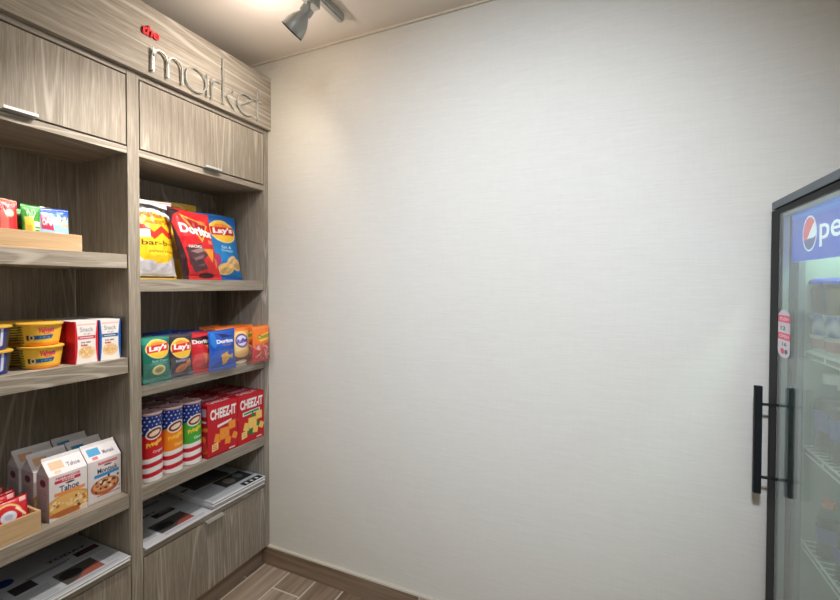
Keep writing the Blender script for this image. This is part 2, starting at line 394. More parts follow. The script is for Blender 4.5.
# ------------------------------------------------------------------ shelving
y0, yd0, yd1, y1 = .337, .9258, .9656, 1.5547
unit = thing('market_shelving', 'grey oak market shelving with two open bays and a lettered header board', 'shelving', (XF, 0, 0))
def wp(name, x0, x1, ya, yb, z0, z1, m=WOOD_V, bev=.0008, parent=None):
    return MB().box(x0-XF, x1-XF, ya, yb, z0, z1).build(name, m, parent or unit, bevel=bev)
for a, b in ((.297,y0),(yd0,yd1),(y1,YB-.001)): wp('upright', XB, XF, a, b, .0975, 2.105)
wp('back_panel', XB-.018, XB, .297, YB-.001, .0975, 2.105)
wp('toe_kick', XB, -1.556, .297, YB-.011, 0, .0975, SKIRT)
wp('header_board', XB, -1.494, .285, YB-.001, 2.1052, 2.351, WOOD_H)
REC = .004
ST = MB  # shorthand
steel = new_mat('brushed steel', rgb(212, 212, 208), .38, .45)
for ya, yb, lv in ((y0, yd0, ((1.4236,1.4712),(1.0624,1.1153),(.592,.640))), (yd1, y1, ((1.3423,1.3879),(.9689,1.0086),(.5941,.6409)))):
    wp('face_rail', XF-.02, XF-.002, ya, yb, 2.0875, 2.105, WOOD_H)
    wp('cupboard_floor', XB, XF-.002, ya, yb, 1.8172, 1.8405, WOOD_H)
    for z0, z1 in lv: wp('shelf', XB, XF-REC, ya+.0015, yb-.0025, z0, z1, WOOD_H)
    wp('deck', XB, XF-.002, ya, yb, .394, .416, WOOD_H)
    wp('cabinet_floor', XB, XF-.022, ya, yb, .0975, .112, WOOD_H)
    mid = (ya+yb)/2
    dz0, dz1 = 1.8455, 2.0815
    d = wp('cupboard_door', XF-.019, XF, ya+.0042, yb-.0042, dz0, dz1, wood_mat('grey oak door '+str(round(ya)), 'z', seed=5+ya*3))
    h = MB().box(-.006, .019, mid-.0385, mid+.0385, dz0-.0032, dz0-.0010).box(.0165,.019, mid-.0385, mid+.0385, dz0-.0032, dz0+.007)
    h = h.build('handle', steel, d); h['label'] = 'slim brushed metal tab pull'
    d = wp('drawer_front', XF-.019, XF, ya+.003, yb-.003, .099, .3905, wood_mat('grey oak drawer '+str(round(ya)), 'z', seed=9+ya*4))
    h = MB().box(-.006, .016, mid-.041, mid+.041, .3915, .3935).box(.0145, .0165, mid-.041, mid+.041, .3855, .3935).build('handle', steel, d)
    h['label'] = 'slim brushed metal tab pull'

# ------------------------------------------------------------------ sign on the header
XS = -1.494
sign = thing('sign_lettering', 'raised "the market" lettering in red and polished metal on the header board', 'sign', (XS, 0, 0))
red_gloss = new_mat('red acrylic', rgb(206, 22, 34), .35)
metal_l = new_mat('polished metal lettering', rgb(200, 202, 198), .25, .6)
def text_solid(name, txt, y, z, height, m, parent, bold=.02, shear=0, depth=.012, width=None, z_bottom=True):
    v, t = glyph_tris(txt, bold, shear)
    mb = MB(); n = len(v); w = width
    for dx in (0, depth): mb.v += [(dx, y+(q[0]+.5)*w, z+(q[1]+.5)*height) for q in v]
    mb.f = [tuple(i+n for i in q) for q in t] + [q[::-1] for q in t]
    cnt = {}
    for q in t:
        for a, b in ((q[0],q[1]),(q[1],q[2]),(q[2],q[0])): cnt[(a,b)] = 1
    for (a, b) in cnt:
        if (b, a) not in cnt: mb.f.append((a, b, b+n, a+n))
    return mb.build(name, m, parent)
o = text_solid('red_word', 'the', .963, 2.2400, .036, red_gloss, sign, bold=.028, shear=.2, width=.061, depth=.008); o['label'] = 'small red word "the"'
def stroke(pts, mb, w=.0034):
    mb.tube([(.011, p[0], p[1]) for p in pts], w*1.25, 4, flat=Vector((1,0,0))); return mb
def arc(cy, cz, ry, rz, a0, a1, n=20): return [(cy+ry*math.cos(math.radians(a0+(a1-a0)*i/n)), cz+rz*math.sin(math.radians(a0+(a1-a0)*i/n))) for i in range(n+1)]
zb, xh = 2.121, .083
def letter(ch, strokes, bolts):
    mb = MB()
    for s_ in strokes: stroke(s_, mb)
    o = mb.build('letter', metal_l, sign)
    for by, bz in bolts: MB().tube([(0,by,bz),(.012,by,bz)], .003, 8).build('stand_off', metal_l, o, smooth=True)
letter('m', [[(.998,zb),(.998,zb+xh+.003)], arc(1.026,zb+.052,.0275,.033,180,0)+[(1.0535,zb)], arc(1.082,zb+.052,.0285,.033,180,0)+[(1.1108,zb)]], [(.998,zb+.005),(.998,zb+.07),(1.0535,zb+.005),(1.1108,zb+.005)])
letter('a', [arc(1.170,zb+.0455,.045,.044,0,360,36), [(1.2185,zb),(1.2185,zb+xh+.006)]], [(1.125,zb+.0455),(1.2185,zb+.005)])
letter('r', [[(1.2405,zb),(1.2405,zb+xh+.003)], arc(1.270,zb+.050,.0295,.034,180,60)], [(1.2405,zb+.005),(1.2405,zb+.07)])
letter('k', [[(1.2975,zb),(1.2975,zb+.192)], [(1.2975,zb+.030),(1.348,zb+xh)], [(1.313,zb+.044),(1.356,zb)]], [(1.2975,zb+.005),(1.2975,zb+.15),(1.348,zb+.075)])
letter('e', [arc(1.418,zb+.0455,.046,.044,320,45,30)+[(1.378,zb+.030)]], [(1.372,zb+.0455)])
letter('t', [[(1.4850,zb),(1.4850,zb+.142)], [(1.466,zb+.088),(1.511,zb+.088)]], [(1.485,zb+.005),(1.485,zb+.10)])

# ------------------------------------------------------------------ track light
white_m = new_mat('silver grey painted metal', rgb(172, 174, 168), .4, .3)
grey_m = new_mat('dark gasket', rgb(28, 28, 30), .6)
glow = new_mat('lit lamp face', (1,1,1), .5); _b = glow.node_tree.nodes['Principled BSDF']; _b.inputs['Emission Color'].default_value = (1,.85,.7,1); _b.inputs['Emission Strength'].default_value = 3
trk = thing('track_light', 'silver track light on the ceiling with cone-shaped spot heads aimed at the shelving', 'track light', (-.988, 1.20, H))
MB().box(-.016,.016,-1.6,.232,-.025,-.0002).box(-.009,.009,-1.6,.2322,-.030,-.024).build('track', white_m, trk, bevel=.002)

def track_head(pos, D0, yk):
    hd = pos-Vector((-.988,1.20,H))
    prof = [(.038,-.001),(.0400,-.001),(.0400,-.010),(.038,-.025),(.033,-.041),(.025,-.057),(.018,-.068),(.018,-.082),(0.004,-.084)]
    head = MB().lathe(prof, hd+D0*.012, 40, D0).build('lamp_head', white_m, trk, smooth=True)
    MB().lathe([(.0410,0),(.0410,.004),(.038,.004),(.038,0)], hd+D0*.0115, 40, D0).build('rim', grey_m, head, smooth=True)
    MB().lathe([(.001,0),(.036,0),(.036,.001),(.001,.001)], hd+D0*.0125, 40, D0).build('lamp_face', glow, head)
    back = hd-D0*.060
    MB().tube([back, back-D0*.026], .022, 20).build('housing', white_m, head, smooth=True)
    MB().tube([back-D0*.012, (.0,yk,-.10), (0,yk,-.03)], .008, 12).build('arm', white_m, head, smooth=True)
    MB().box(-.015,.015,yk-.05,yk+.05,-.072,-.030).build('adapter', white_m, trk, bevel=.003)
track_head(HEAD_POS, HEAD_DIR, .03); track_head(HEAD2_POS, HEAD2_DIR, -.265)  # second head is an unseen addition that carries the lower shelf spot

# ================================================================== PRODUCTS
def logo_round(a, cx, cy, rx, ry, txt, band=rgb(200,20,35), disc=rgb(250,200,60), rot=.08, tw=1.75):
    a.ell(cx, cy, rx, ry, rgb(250,225,160)).ell(cx, cy, rx*.93, ry*.92, disc)
    a.ell(cx, cy+ry*.45, rx*.55, ry*.3, rgb(240,130,60), al=.8)
    w_ = rx*tw/2; a.poly([(cx-w_*1.05, cy-ry*.36), (cx+w_*1.0, cy-ry*.22), (cx+w_*1.02, cy+ry*.50), (cx-w_, cy+ry*.36)], band)
    a.text(txt, cx, cy+ry*.07, rx*tw*.90, ry*.68, WHITE, rot, .05, .15); return a
def chip(a, cx, cy, rx, ry, rot, c=rgb(236,196,120)):
    a.ell(cx, cy, rx, ry, c, rot).ell(cx+.01, cy-ry*.25, rx*.7, ry*.5, tuple(q*.86 for q in c), rot); return a
def tri_chip(a, cx, cy, r, rot, c=rgb(238,150,50)):
    pts = [(cx+r*math.cos(rot+k*2*PI/3), cy+r*a.w/a.h*math.sin(rot+k*2*PI/3)) for k in range(3)]
    a.poly(pts, c); a.speckle(10, cx-r*.4, cy-r*.3, cx+r*.4, cy+r*.3, .012, [rgb(200,80,30), rgb(250,190,90)]); return a

# ---- large bags, top shelf of right bay
ZA = 1.3879+.0006
a = Art(.20,.31,rgb(238,238,240)); a.rect(0,.93,1,1,rgb(205,205,210)); a.poly([(0,.92),(.5,.945),(1,.88),(1,.80),(.55,.875),(0,.85)], rgb(45,42,45))
a.ell(.5,.50,.56,.32,rgb(250,208,30)); a.rect(0,.42,1,.74,rgb(252,205,40)); a.ell(.5,.43,.50,.20,rgb(250,208,30))
a.poly([(.0,.67),(.22,.66),(.42,.57),(.62,.66),(.80,.58),(1,.62),(1,.53),(.8,.50),(.62,.57),(.42,.48),(.2,.58),(0,.58)], rgb(220,50,35))
a.rect(.08,.50,.34,.60,rgb(245,240,230)); a.text('Mike',.42,.79,.55,.075,rgb(235,110,30),bold=.06); a.text("sell's",.5,.70,.8,.06,rgb(240,130,30),bold=.06)
a.text('bar-b-q',.56,.43,.80,.085,rgb(70,45,25),bold=.012); a.text('potato chips',.60,.335,.62,.045,rgb(110,80,30),bold=.01)
a.ell(.3,.16,.2,.07,rgb(205,205,215)).ell(.65,.14,.22,.06,rgb(214,214,222)); a.rect(0,0,1,.045,rgb(205,165,40)); a.lines(.03,.012,.97,.04,1,rgb(40,30,20),.8)
o = bag('chip_bag', .176,.312,.070, a, rgb(225,225,228), 3); o.location = (-1.606,1.080,ZA); o.rotation_euler = (.0,-.10,.0)
tag(o, 'white and yellow bar-b-q potato chip bag beside the centre upright', 'chip bag')
a = Art(.21,.31,rgb(246,205,60)); a.rect(0,.95,1,1,rgb(225,180,50)); logo_round(a,.40,.845,.42,.14,"Lay's",disc=rgb(250,215,90)); chip(a,.4,.35,.22,.12,.3); chip(a,.68,.25,.2,.1,-.3)
o = bag('chip_bag', .20,.328,.05, a, rgb(235,195,60), 5); o.location = (-1.686,1.240,ZA+.001); o.rotation_euler = (.0,-.06,0)
tag(o, 'yellow potato chip bag behind the large red tortilla chip bag', 'chip bag')
a = Art(.205,.285,rgb(208,30,38)); a.poly([(0,1),(.0,.0),(.16,0),(.10,.45),(.02,.8),(.16,1)], rgb(50,20,25)); a.poly([(0,.86),(.3,.97),(.0,1)],rgb(45,20,25))
a.poly([(.14,.45),(.5,.52),(.56,.40),(.7,.38),(.5,.28),(.62,.16),(.3,.10),(.18,.22)], rgb(80,50,55)); a.poly([(.22,.40),(.52,.46),(.62,.42),(.36,.37)],rgb(150,120,122)); a.poly([(.26,.30),(.54,.36),(.50,.31),(.30,.26)],rgb(130,95,98)); a.poly([(.34,.20),(.56,.24),(.50,.19)],rgb(120,90,92))
a.poly([(.24,.93),(.88,.80),(.56,.53)], rgb(245,170,60)); a.poly([(.31,.895),(.83,.80),(.57,.585)], rgb(150,15,25))
a.text('Doritos',.54,.705,.82,.14,WHITE,-.10,.05,0); a.rect(.62,.80,.84,.86,rgb(240,150,80),al=.7)
tri_chip(a,.74,.38,.19,.6); tri_chip(a,.92,.26,.13,.2,rgb(230,120,50)); a.text('NACHO',.36,.47,.3,.04,rgb(240,220,215),bold=.04); a.ell(.6,.06,.2,.04,rgb(60,25,30)); a.rect(.75,.52,.92,.58,rgb(240,190,170),al=.6)
o = bag('tortilla_chip_bag', .186,.282,.062, a, rgb(150,25,30), 8, lean=-.17); o.location = (-1.555,1.252,ZA+.0005); o.rotation_euler = (0,-.10,0)
tag(o, 'large red and black tortilla chip bag leaning left before the others', 'chip bag')
a = Art(.225,.285,rgb(28,125,200)); a.rect(0,.93,1,1,rgb(20,95,180)); a.poly([(0,1),(1,1),(1,.86),(.4,.90),(0,.84)],rgb(22,100,185)); a.ell(.2,.2,.5,.3,rgb(30,140,215),al=.7)
logo_round(a,.60,.74,.335,.175,"Lay's"); a.text('Salt &',.60,.50,.26,.045,rgb(190,225,240),bold=.02); a.text('Vinegar',.62,.445,.34,.05,rgb(190,225,240),bold=.02)
chip(a,.70,.30,.15,.06,.5,rgb(240,200,150)); chip(a,.86,.24,.15,.09,-.3,rgb(240,200,140)); chip(a,.55,.17,.22,.09,.1,rgb(246,205,130)); a.ell(.30,.30,.12,.10,rgb(190,50,110)); a.rect(0,0,1,.05,rgb(22,90,170))
o = bag('chip_bag', .232,.298,.058, a, rgb(30,110,190), 12, lean=-.07); o.location = (-1.630,1.415,ZA+.0005); o.rotation_euler = (0,-.10,0)
tag(o, 'blue salt and vinegar potato chip bag at the right end of the top shelf', 'chip bag')

# ---- acrylic tray of small bags
ZBt = 1.0086
acr = new_mat('clear acrylic', (1,1,1), .04)
def glassy(name, tint, ior=1.45, rough=.02, gl=1.0):
    m = bpy.data.materials.new(name); m.use_nodes = True; nt = m.node_tree; nt.nodes.clear()
    out = nt.nodes.new('ShaderNodeOutputMaterial'); tr = nt.nodes.new('ShaderNodeBsdfTransparent'); tr.inputs[0].default_value = (*tint,1)
    g = nt.nodes.new('ShaderNodeBsdfGlossy'); g.inputs['Roughness'].default_value = rough; g.inputs[0].default_value = (gl,gl,gl,1)
    f = nt.nodes.new('ShaderNodeFresnel'); ge = nt.nodes.new('ShaderNodeNewGeometry'); mr = nt.nodes.new('ShaderNodeMapRange')
    mr.inputs['To Min'].default_value = ior; mr.inputs['To Max'].default_value = 1/ior      # same index on both faces of the thin sheet
    nt.links.new(ge.outputs['Backfacing'], mr.inputs['Value']); nt.links.new(mr.outputs[0], f.inputs[0]); x = nt.nodes.new('ShaderNodeMixShader')
    nt.links.new(f.outputs[0], x.inputs[0]); nt.links.new(tr.outputs[0], x.inputs[1]); nt.links.new(g.outputs[0], x.inputs[2]); nt.links.new(x.outputs[0], out.inputs[0])
    return m
ACR = glassy('clear acrylic sheet', (.97,.98,.98))
tx0, tx1, ty0, ty1 = -1.80, -1.474, .970, 1.5525
t_ = MB().box(0,tx1-tx0,0,ty1-ty0,0,.0025).box(tx1-tx0,tx1-tx0+.0025,0,ty1-ty0+.015,.0,.088).box(0,.0025,0,ty1-ty0,.0025,.088)
t_.box(.0025,tx1-tx0,0,.002,.0025,.080).box(.0025,.262,ty1-ty0-.002,ty1-ty0,.0025,.080)
tr = t_.build('acrylic_tray', ACR, loc=(tx0, ty0, ZBt+.0004)); tag(tr, 'clear acrylic tray holding the small chip bags on the right bay shelf', 'tray')
ZB = ZBt+.0034
def small_art(kind):
    w, h = .112, .165
    if kind == 'navy':
        a = Art(w,h,rgb(24,44,110),.003); a.rect(0,.88,1,.93,rgb(60,80,150)); a.ell(.5,.6,.4,.2,rgb(40,60,130))
    elif kind == 'teal':
        a = Art(w,h,rgb(12,112,98),.0016); a.rect(0,.93,1,1,rgb(60,150,130)); a.ell(.3,.9,.4,.08,rgb(40,150,130)); logo_round(a,.53,.72,.44,.21,"Lay's"); a.text('Sour Cream',.55,.46,.6,.05,rgb(170,220,205),bold=.02)
        a.ell(.5,.40,.32,.025,rgb(60,150,130)); a.ell(.5,.26,.24,.11,rgb(225,215,150)).ell(.5,.27,.16,.07,rgb(170,150,80)); a.rect(0,.05,1,.09,rgb(70,165,150))
    elif kind == 'charcoal':
        a = Art(w,h,rgb(50,46,52),.0016); a.rect(0,.93,1,1,rgb(80,72,80)); logo_round(a,.50,.66,.43,.24,"Lay's",rot=-.05); a.text('BARBECUE',.52,.375,.62,.05,rgb(190,180,220),bold=.03)
        chip(a,.45,.20,.24,.09,.3,rgb(220,125,60)); chip(a,.72,.29,.13,.07,.5,rgb(225,120,60)); a.rect(0,.03,1,.07,rgb(95,85,110))
    elif kind == 'red':
        a = Art(w,h,rgb(212,40,52),.0016); a.rect(0,.93,1,1,rgb(190,40,50)); a.poly([(0,.84),(1,.88),(.75,.6),(.4,.7)],rgb(60,20,30)); a.text('Doritos',.5,.74,.86,.10,WHITE,-.02,.05)
        a.poly([(.60,.64),(.80,.64),(.70,.52)],rgb(245,200,70)); tri_chip(a,.62,.34,.26,.3,rgb(235,130,80)); a.ell(.3,.3,.25,.16,rgb(220,80,80),al=.7)
    elif kind == 'blue':
        a = Art(w*1.28,h,rgb(20,85,190),.0016); a.rect(0,.93,1,1,rgb(30,110,210)); a.poly([(.30,.92),(.46,.78),(.9,.80)],rgb(40,30,90)); a.text('Doritos',.56,.70,.66,.10,WHITE,0,.05)
        a.text('COOL RANCH',.6,.60,.4,.035,rgb(230,120,110),bold=.02); a.poly([(.34,.36),(.62,.44),(.60,.14),(.46,.10)],rgb(235,170,70)); tri_chip(a,.62,.28,.15,.1,rgb(245,190,90)); tri_chip(a,.78,.30,.10,.9,rgb(240,190,110))
        a.ell(.15,.75,.1,.2,rgb(60,150,235),al=.6)
    elif kind == 'cream':
        a = Art(w,h,rgb(248,200,110),.0016); a.rect(0,.88,1,1,rgb(250,130,50)); a.ell(.48,.58,.46,.30,rgb(252,222,140)); a.ell(.5,.62,.34,.19,rgb(110,70,160)).ell(.5,.62,.28,.14,rgb(225,225,245)); a.text('Ruffles',.5,.62,.56,.12,rgb(70,60,170),.1,.05,.2)
        a.rect(0,0,1,.28,rgb(120,60,35)); a.ell(.5,.27,.4,.10,rgb(240,190,120)); a.ell(.5,.05,.3,.05,rgb(220,200,180))
    else:
        a = Art(w,h,rgb(246,125,45),.0016); a.rect(0,.90,1,1,rgb(250,140,60)); a.poly([(.2,.7),(1,.82),(1,.60),(.3,.55)],rgb(250,190,70)); a.text('Cheetos',.58,.70,.75,.12,rgb(120,150,50),.1,.06)
        a.poly([(0,.4),(1,.55),(1,0),(0,0)],rgb(215,45,50)); a.speckle(26,.1,.06,.95,.45,.085,[rgb(245,130,110),rgb(235,90,80),rgb(250,190,170)])
    return a
kinds = {}
backs = {'navy':rgb(20,36,90),'teal':rgb(15,90,80),'charcoal':rgb(40,40,46),'red':rgb(170,35,45),'blue':rgb(25,70,170),'cream':rgb(240,150,70),'orange':rgb(240,120,40)}
def small_bag(kind, x, y, rx, ry, rz, label, z=ZB):
    if kind not in kinds:
        ar = small_art(kind); kinds[kind] = bag('snack_bag', ar.w*.96, ar.h, .034, ar, backs[kind], 20+len(kinds), .06, .0006, .8); o = kinds[kind]; o['category'] = 'snack bag'
    else: o = kinds[kind].copy(); C.objects.link(o)
    o.location = (x, y, z); o.rotation_euler = (rx, ry, rz); o['label'] = label; return o
fx = -1.520
small_bag('teal', fx, 1.0275, 0, -.06, .0, 'small teal sour cream chip bag at the left end of the clear tray')
small_bag('charcoal', fx-.003, 1.126, -.01, -.07, .03, 'small charcoal grey barbecue chip bag with a round logo in the clear tray')
small_bag('red', fx-.014, 1.229, 0, -.06, 0, 'small red tortilla chip bag between the charcoal and the blue bags')
small_bag('blue', fx+.014, 1.306, .0, -.05, 0, 'small bright blue tortilla chip bag at the front of the clear tray')
small_bag('cream', fx-.008, 1.424, .0, -.07, .0, 'small cream and orange ridged chip bag beside the blue bag')
small_bag('orange', fx+.024, 1.512, 0, -.01, .0, 'small orange and red cheese puff bag at the right end of the clear tray')
bnames = {'navy':'dark navy','teal':'teal','charcoal':'charcoal','red':'red','blue':'dark blue','cream':'cream and orange','orange':'orange'}
for r, xx in ((1,-1.575),(2,-1.632),(3,-1.69)):
    for k, yy in (('navy',1.105),('navy',1.222),('orange',1.387),('orange',1.494)) if r < 3 else (('charcoal',1.03),('blue',1.16),('cream',1.40)):
        small_bag(k, xx, yy, 0, -.05, 0, f"small {bnames[k]} chip bag, {['','second','third','last'][r]} row of clear tray, {'left end' if yy<1.1 else ('behind the charcoal bag' if yy < 1.2 else ('behind the red bag' if yy < 1.3 else ('behind the bright blue bag' if yy<1.45 else 'right end')))}")

# ---- chip cans
ZC = .6409+.0005
can_lbl = {}
def can(kind, x, y, label, rz):
    cols = {'red':(rgb(205,28,40),'Original',WHITE),'orange':(rgb(243,140,35),'Cheddar',rgb(255,225,120)),'green':(rgb(70,170,60),'Onion',rgb(230,250,230))}
    if kind not in can_lbl:
        r = .0392; h = .246; circ = 2*PI*r; a = Art(circ, h, cols[kind][0], .0018)
        
        gx, gy = np.meshgrid(a.px, a.py); wv = .014*np.sin(gx*2*PI*2)       # waving stripes
        a._put(gy < .355+wv, rgb(240,240,242))
        for k in (0,1): a._put(((gy-wv) > .075+k*.145) & ((gy-wv) < .140+k*.145), rgb(200,28,48))
        a._put(gy > .70+.03*np.sin(gx*2*PI*2+1.2), rgb(22,48,130))
        for q in range(15):
            for w_ in range(5): a.ell((q+.5*(w_%2))/15, .735+w_*.055, .0125, .0115, rgb(225,230,245)) if .735+w_*.055 > .72+.05*math.sin((q/15)*4*PI+1.2) else None
        for c0 in (.0, .5):
            cx = c0+.04
            for s_ in (0, 1):
                X_ = cx+s_
                a.ell(X_, .72, .135, .085, rgb(240,240,235), .35).ell(X_, .72, .115, .066, rgb(120,40,35), .35).ell(X_, .72, .085, .035, rgb(235,215,190), .35)
                a.text('Pringles', X_, .565, .26, .085, rgb(250,205,60), .30, .05, .2); a.text(cols[kind][1], X_+.06, .44, .17, .045, cols[kind][2], .05, .03)
        U, V = a.uv(); th = (U-.02)*2*PI
        P = np.stack([r*np.cos(th), r*np.sin(th), V*h+.002], -1)
        t = thing('chip_can', label, 'chip can', group=None)
        body = [(P, a.get())]
        rr = np.linspace(0,1,3)[:,None]; an = np.linspace(0,2*PI,41)[None,:]
        body.append((np.stack([r*rr*np.cos(an), r*rr*np.sin(an), 0*rr*an+h+.002], -1), rgb(190,190,195)))
        body.append((np.stack([r*rr*np.cos(-an), r*rr*np.sin(-an), 0*rr*an], -1), rgb(190,190,195)))
        printed('can_body', body, CARD, t)
        MB().lathe([(r+.0010,h-.001),(r+.0014,h+.005),(r-.001,h+.007),(r-.004,h+.0055),(.001,h+.0055)], seg=40).build('lid', LIDM, t, smooth=True)
        can_lbl[kind] = t; o = t
        o.location = (x, y, ZC); o.rotation_euler = (0,0,rz)
    else: o = dup(can_lbl[kind], (x, y, ZC), (0,0,rz), label)
    return o
LIDM = new_mat('translucent pink plastic lid', rgb(214,176,176), .25); LIDM.node_tree.nodes['Principled BSDF'].inputs['Alpha'].default_value = .75
ys = {'red':1.0300,'orange':1.1140,'green':1.1980}; nth = ['front','second','third']
for k in ('red','orange','green'):
    for r in range(3): can(k, -1.567-r*.083, ys[k], f"{nth[r]} can of the {k}-labelled chip can row, blue starry top" if r == 0 else f"{nth[r]} can from the front in the {k}-labelled chip can row", -.30 if r == 0 else .4+r)

# ---- cracker cartons
def cracker(kind):
    a = Art(.155,.222,rgb(196,16,34),.0017)
    a.text('CHEEZ-IT',.52,.80,.86,.20,WHITE,0,.045)
    if kind == 'orange':
        a.rect(.0,.0,1,.04,rgb(150,10,25)); a.poly([(.32,.53),(.78,.575),(.78,.625),(.32,.58)],rgb(245,235,235)); c1 = rgb(244,150,50); c2 = rgb(205,95,25)
    else:
        a.poly([(.18,.56),(.84,.58),(.84,.66),(.18,.64)],rgb(225,235,225)); a.poly([(.22,.585),(.80,.60),(.80,.645),(.22,.62)],rgb(60,140,90)); a.poly([(.3,.2),(.55,.62),(.85,.3),(.6,.12)],rgb(40,120,55)); c1 = rgb(248,205,110); c2 = rgb(225,165,60)
    for cx, cy, r, rot in ((.33,.33,.15,.5),(.55,.38,.22,.75),(.80,.50,.16,.8),(.90,.27,.12,.3),(.66,.22,.13,.6)):
        q = lambda s: [(cx+r*s*math.cos(rot+k*PI/2), cy+r*s*a.w/a.h*math.sin(rot+k*PI/2)) for k in range(4)]
        a.poly(q(1.08), c2); a.poly(q(1), c1); a.ell(cx, cy, .012, .010, c2)
    a.poly([(.14,.10),(.34,.12),(.34,.26),(.14,.24)],rgb(250,215,140)); a.lines(.17,.13,.31,.23,3,c2); a.rect(.7,.035,.9,.06,rgb(240,220,220))
    return a
side = Art(.056,.222,rgb(160,14,30),.003); side.rect(.15,.78,.85,.93,rgb(190,150,160)); side.rect(.15,.66,.85,.70,rgb(220,190,195)); side.speckle(16,.1,.05,.9,.55,.22,[rgb(225,120,50),rgb(190,60,40)])
topa = Art(.155,.056,rgb(186,16,34),.003); topa.text('CHEEZ-IT',.5,.5,.7,.5,rgb(240,200,205),bold=.04); topa.rect(0,.86,1,1,rgb(235,150,150))
for kind, yc, lab in (('orange',1.3180,'orange crackers'),('light',1.4755,'pale crackers and green banner')):
    base = carton('cracker_box', .155,.222,.056, cracker(kind), side, topa, rgb(170,15,30)); base['category'] = 'cracker box'
    for r in range(5):
        o = base if r == 0 else base.copy()
        if r: C.objects.link(o)
        o.location = (-1.521-r*.0585, yc, ZC)
        o['label'] = f"red cracker box printed with {lab}, front of its row" if r == 0 else f"red cracker box, {['','second','third','fourth','rearmost'][r]} in the row with {lab}"

# ---- left bay, top: bamboo tray with snack packs
bamboo = wood_mat('bamboo', 'y', (.62,.42,.235), (.52,.33,.17), (.74,.54,.33), seed=4)
def tray(name, label, x0, x1, ya, yb, z, h, t=.008):
    L_, Wd = x1-x0, yb-ya
    m = MB().box(0,L_,0,Wd,0,.006).box(L_-t,L_,0,Wd,.006,h).box(0,t,0,Wd,.006,h).box(t,L_-t,0,t,.006,h).box(t,L_-t,Wd-t,Wd,.006,h)
    return tag(m.build(name, bamboo, loc=(x0, ya, z), bevel=.0006), label, 'tray')
ZL = 1.4712+.0004
tray('bamboo_tray', 'pale bamboo tray of snack packs on the upper left shelf', -1.74,-1.531,.40,.7945,ZL,.0515)
def pack(w,h,t,a,back,seed,x,y,z,rot,label):
    o = bag('snack_pack', w, h, t, a, back, seed, .07, .0006, .8); o.location = (x,y,z); o.rotation_euler = rot; return tag(o, label, 'snack pack')
zt = ZL+.0066
a = Art(.05,.132,rgb(222,50,45),.0015); a.rect(.45,.0,.95,.55,rgb(235,205,60)); a.lines(.5,.05,.9,.5,6,rgb(190,150,40)); a.rect(0,.92,1,1,rgb(240,130,110))
pack(.05,.132,.022,a,rgb(200,50,45),31,-1.560,.566,zt,(0,-.1,0),'red snack pack with a yellow panel at the left of the bamboo tray')
a = Art(.05,.132,rgb(225,52,50),.0015); a.rect(0,.92,1,1,rgb(240,130,110)); a.rect(.15,.3,.5,.75,rgb(245,120,110)); a.ell(.6,.7,.2,.08,rgb(250,215,170)); a.rect(.72,.1,.9,.6,rgb(205,35,50))
pack(.05,.132,.022,a,rgb(200,50,45),32,-1.560,.6245,zt,(0,-.1,0),'red snack pack touching the green packs in the bamboo tray')
a = Art(.042,.118,rgb(52,120,45),.0015); a.rect(.25,.0,.85,.62,rgb(150,150,40)); a.lines(.3,.05,.8,.55,5,rgb(110,110,20)); a.rect(0,.86,1,1,rgb(60,170,70))
pack(.042,.118,.022,a,rgb(40,100,40),33,-1.596,.654,zt,(0,-.1,0),'dark green snack pack between the red and the bright green packs')
a = Art(.047,.127,rgb(70,160,55),.0015); a.rect(0,.86,1,1,rgb(80,185,80)); a.rect(.12,.0,.55,.70,rgb(240,215,70)); a.rect(.55,.0,1,.60,rgb(225,240,215)); a.lines(.6,.05,.95,.5,6,rgb(60,140,60)); a.rect(.2,.2,.45,.5,rgb(235,180,60))
pack(.047,.127,.022,a,rgb(50,130,50),34,-1.567,.6825,zt,(0,-.08,0),'bright green snack pack with yellow and white panels in the bamboo tray')
a = Art(.05,.125,rgb(238,236,228),.0015); a.rect(.1,.55,.8,.85,rgb(205,110,60)); a.rect(0,.88,.3,1,rgb(60,40,35)); a.rect(.72,.88,1,1,rgb(60,40,35)); a.lines(.75,.05,.98,.55,6,rgb(60,60,70)); a.rect(0,.0,.4,.4,rgb(120,190,120))
pack(.05,.134,.02,a,rgb(225,222,210),35,-1.608,.724,zt,(0,-.08,0),'white snack pack with an orange patch behind the green packs')
a = Art(.088,.128,rgb(165,210,235),.0015); a.rect(0,.86,1,1,rgb(35,95,190)); a.poly([(0,.86),(1,.86),(1,.80),(.5,.78),(0,.70)],rgb(60,130,215)); a.poly([(.10,.46),(.44,.42),(.40,.76),(.12,.82)],rgb(205,50,95)); a.text('Oreo',.27,.62,.26,.16,WHITE,-.1,.05)
a.speckle(9,.62,.55,.95,.80,.07,[rgb(140,80,60),rgb(175,110,80),rgb(235,190,170)]); a.ell(.6,.2,.4,.2,rgb(200,230,245))
pack(.088,.126,.03,a,rgb(120,180,220),36,-1.574,.7415,zt,(0,-.12,0),'pale blue cookie bag with dark blue top, right end of bamboo tray')

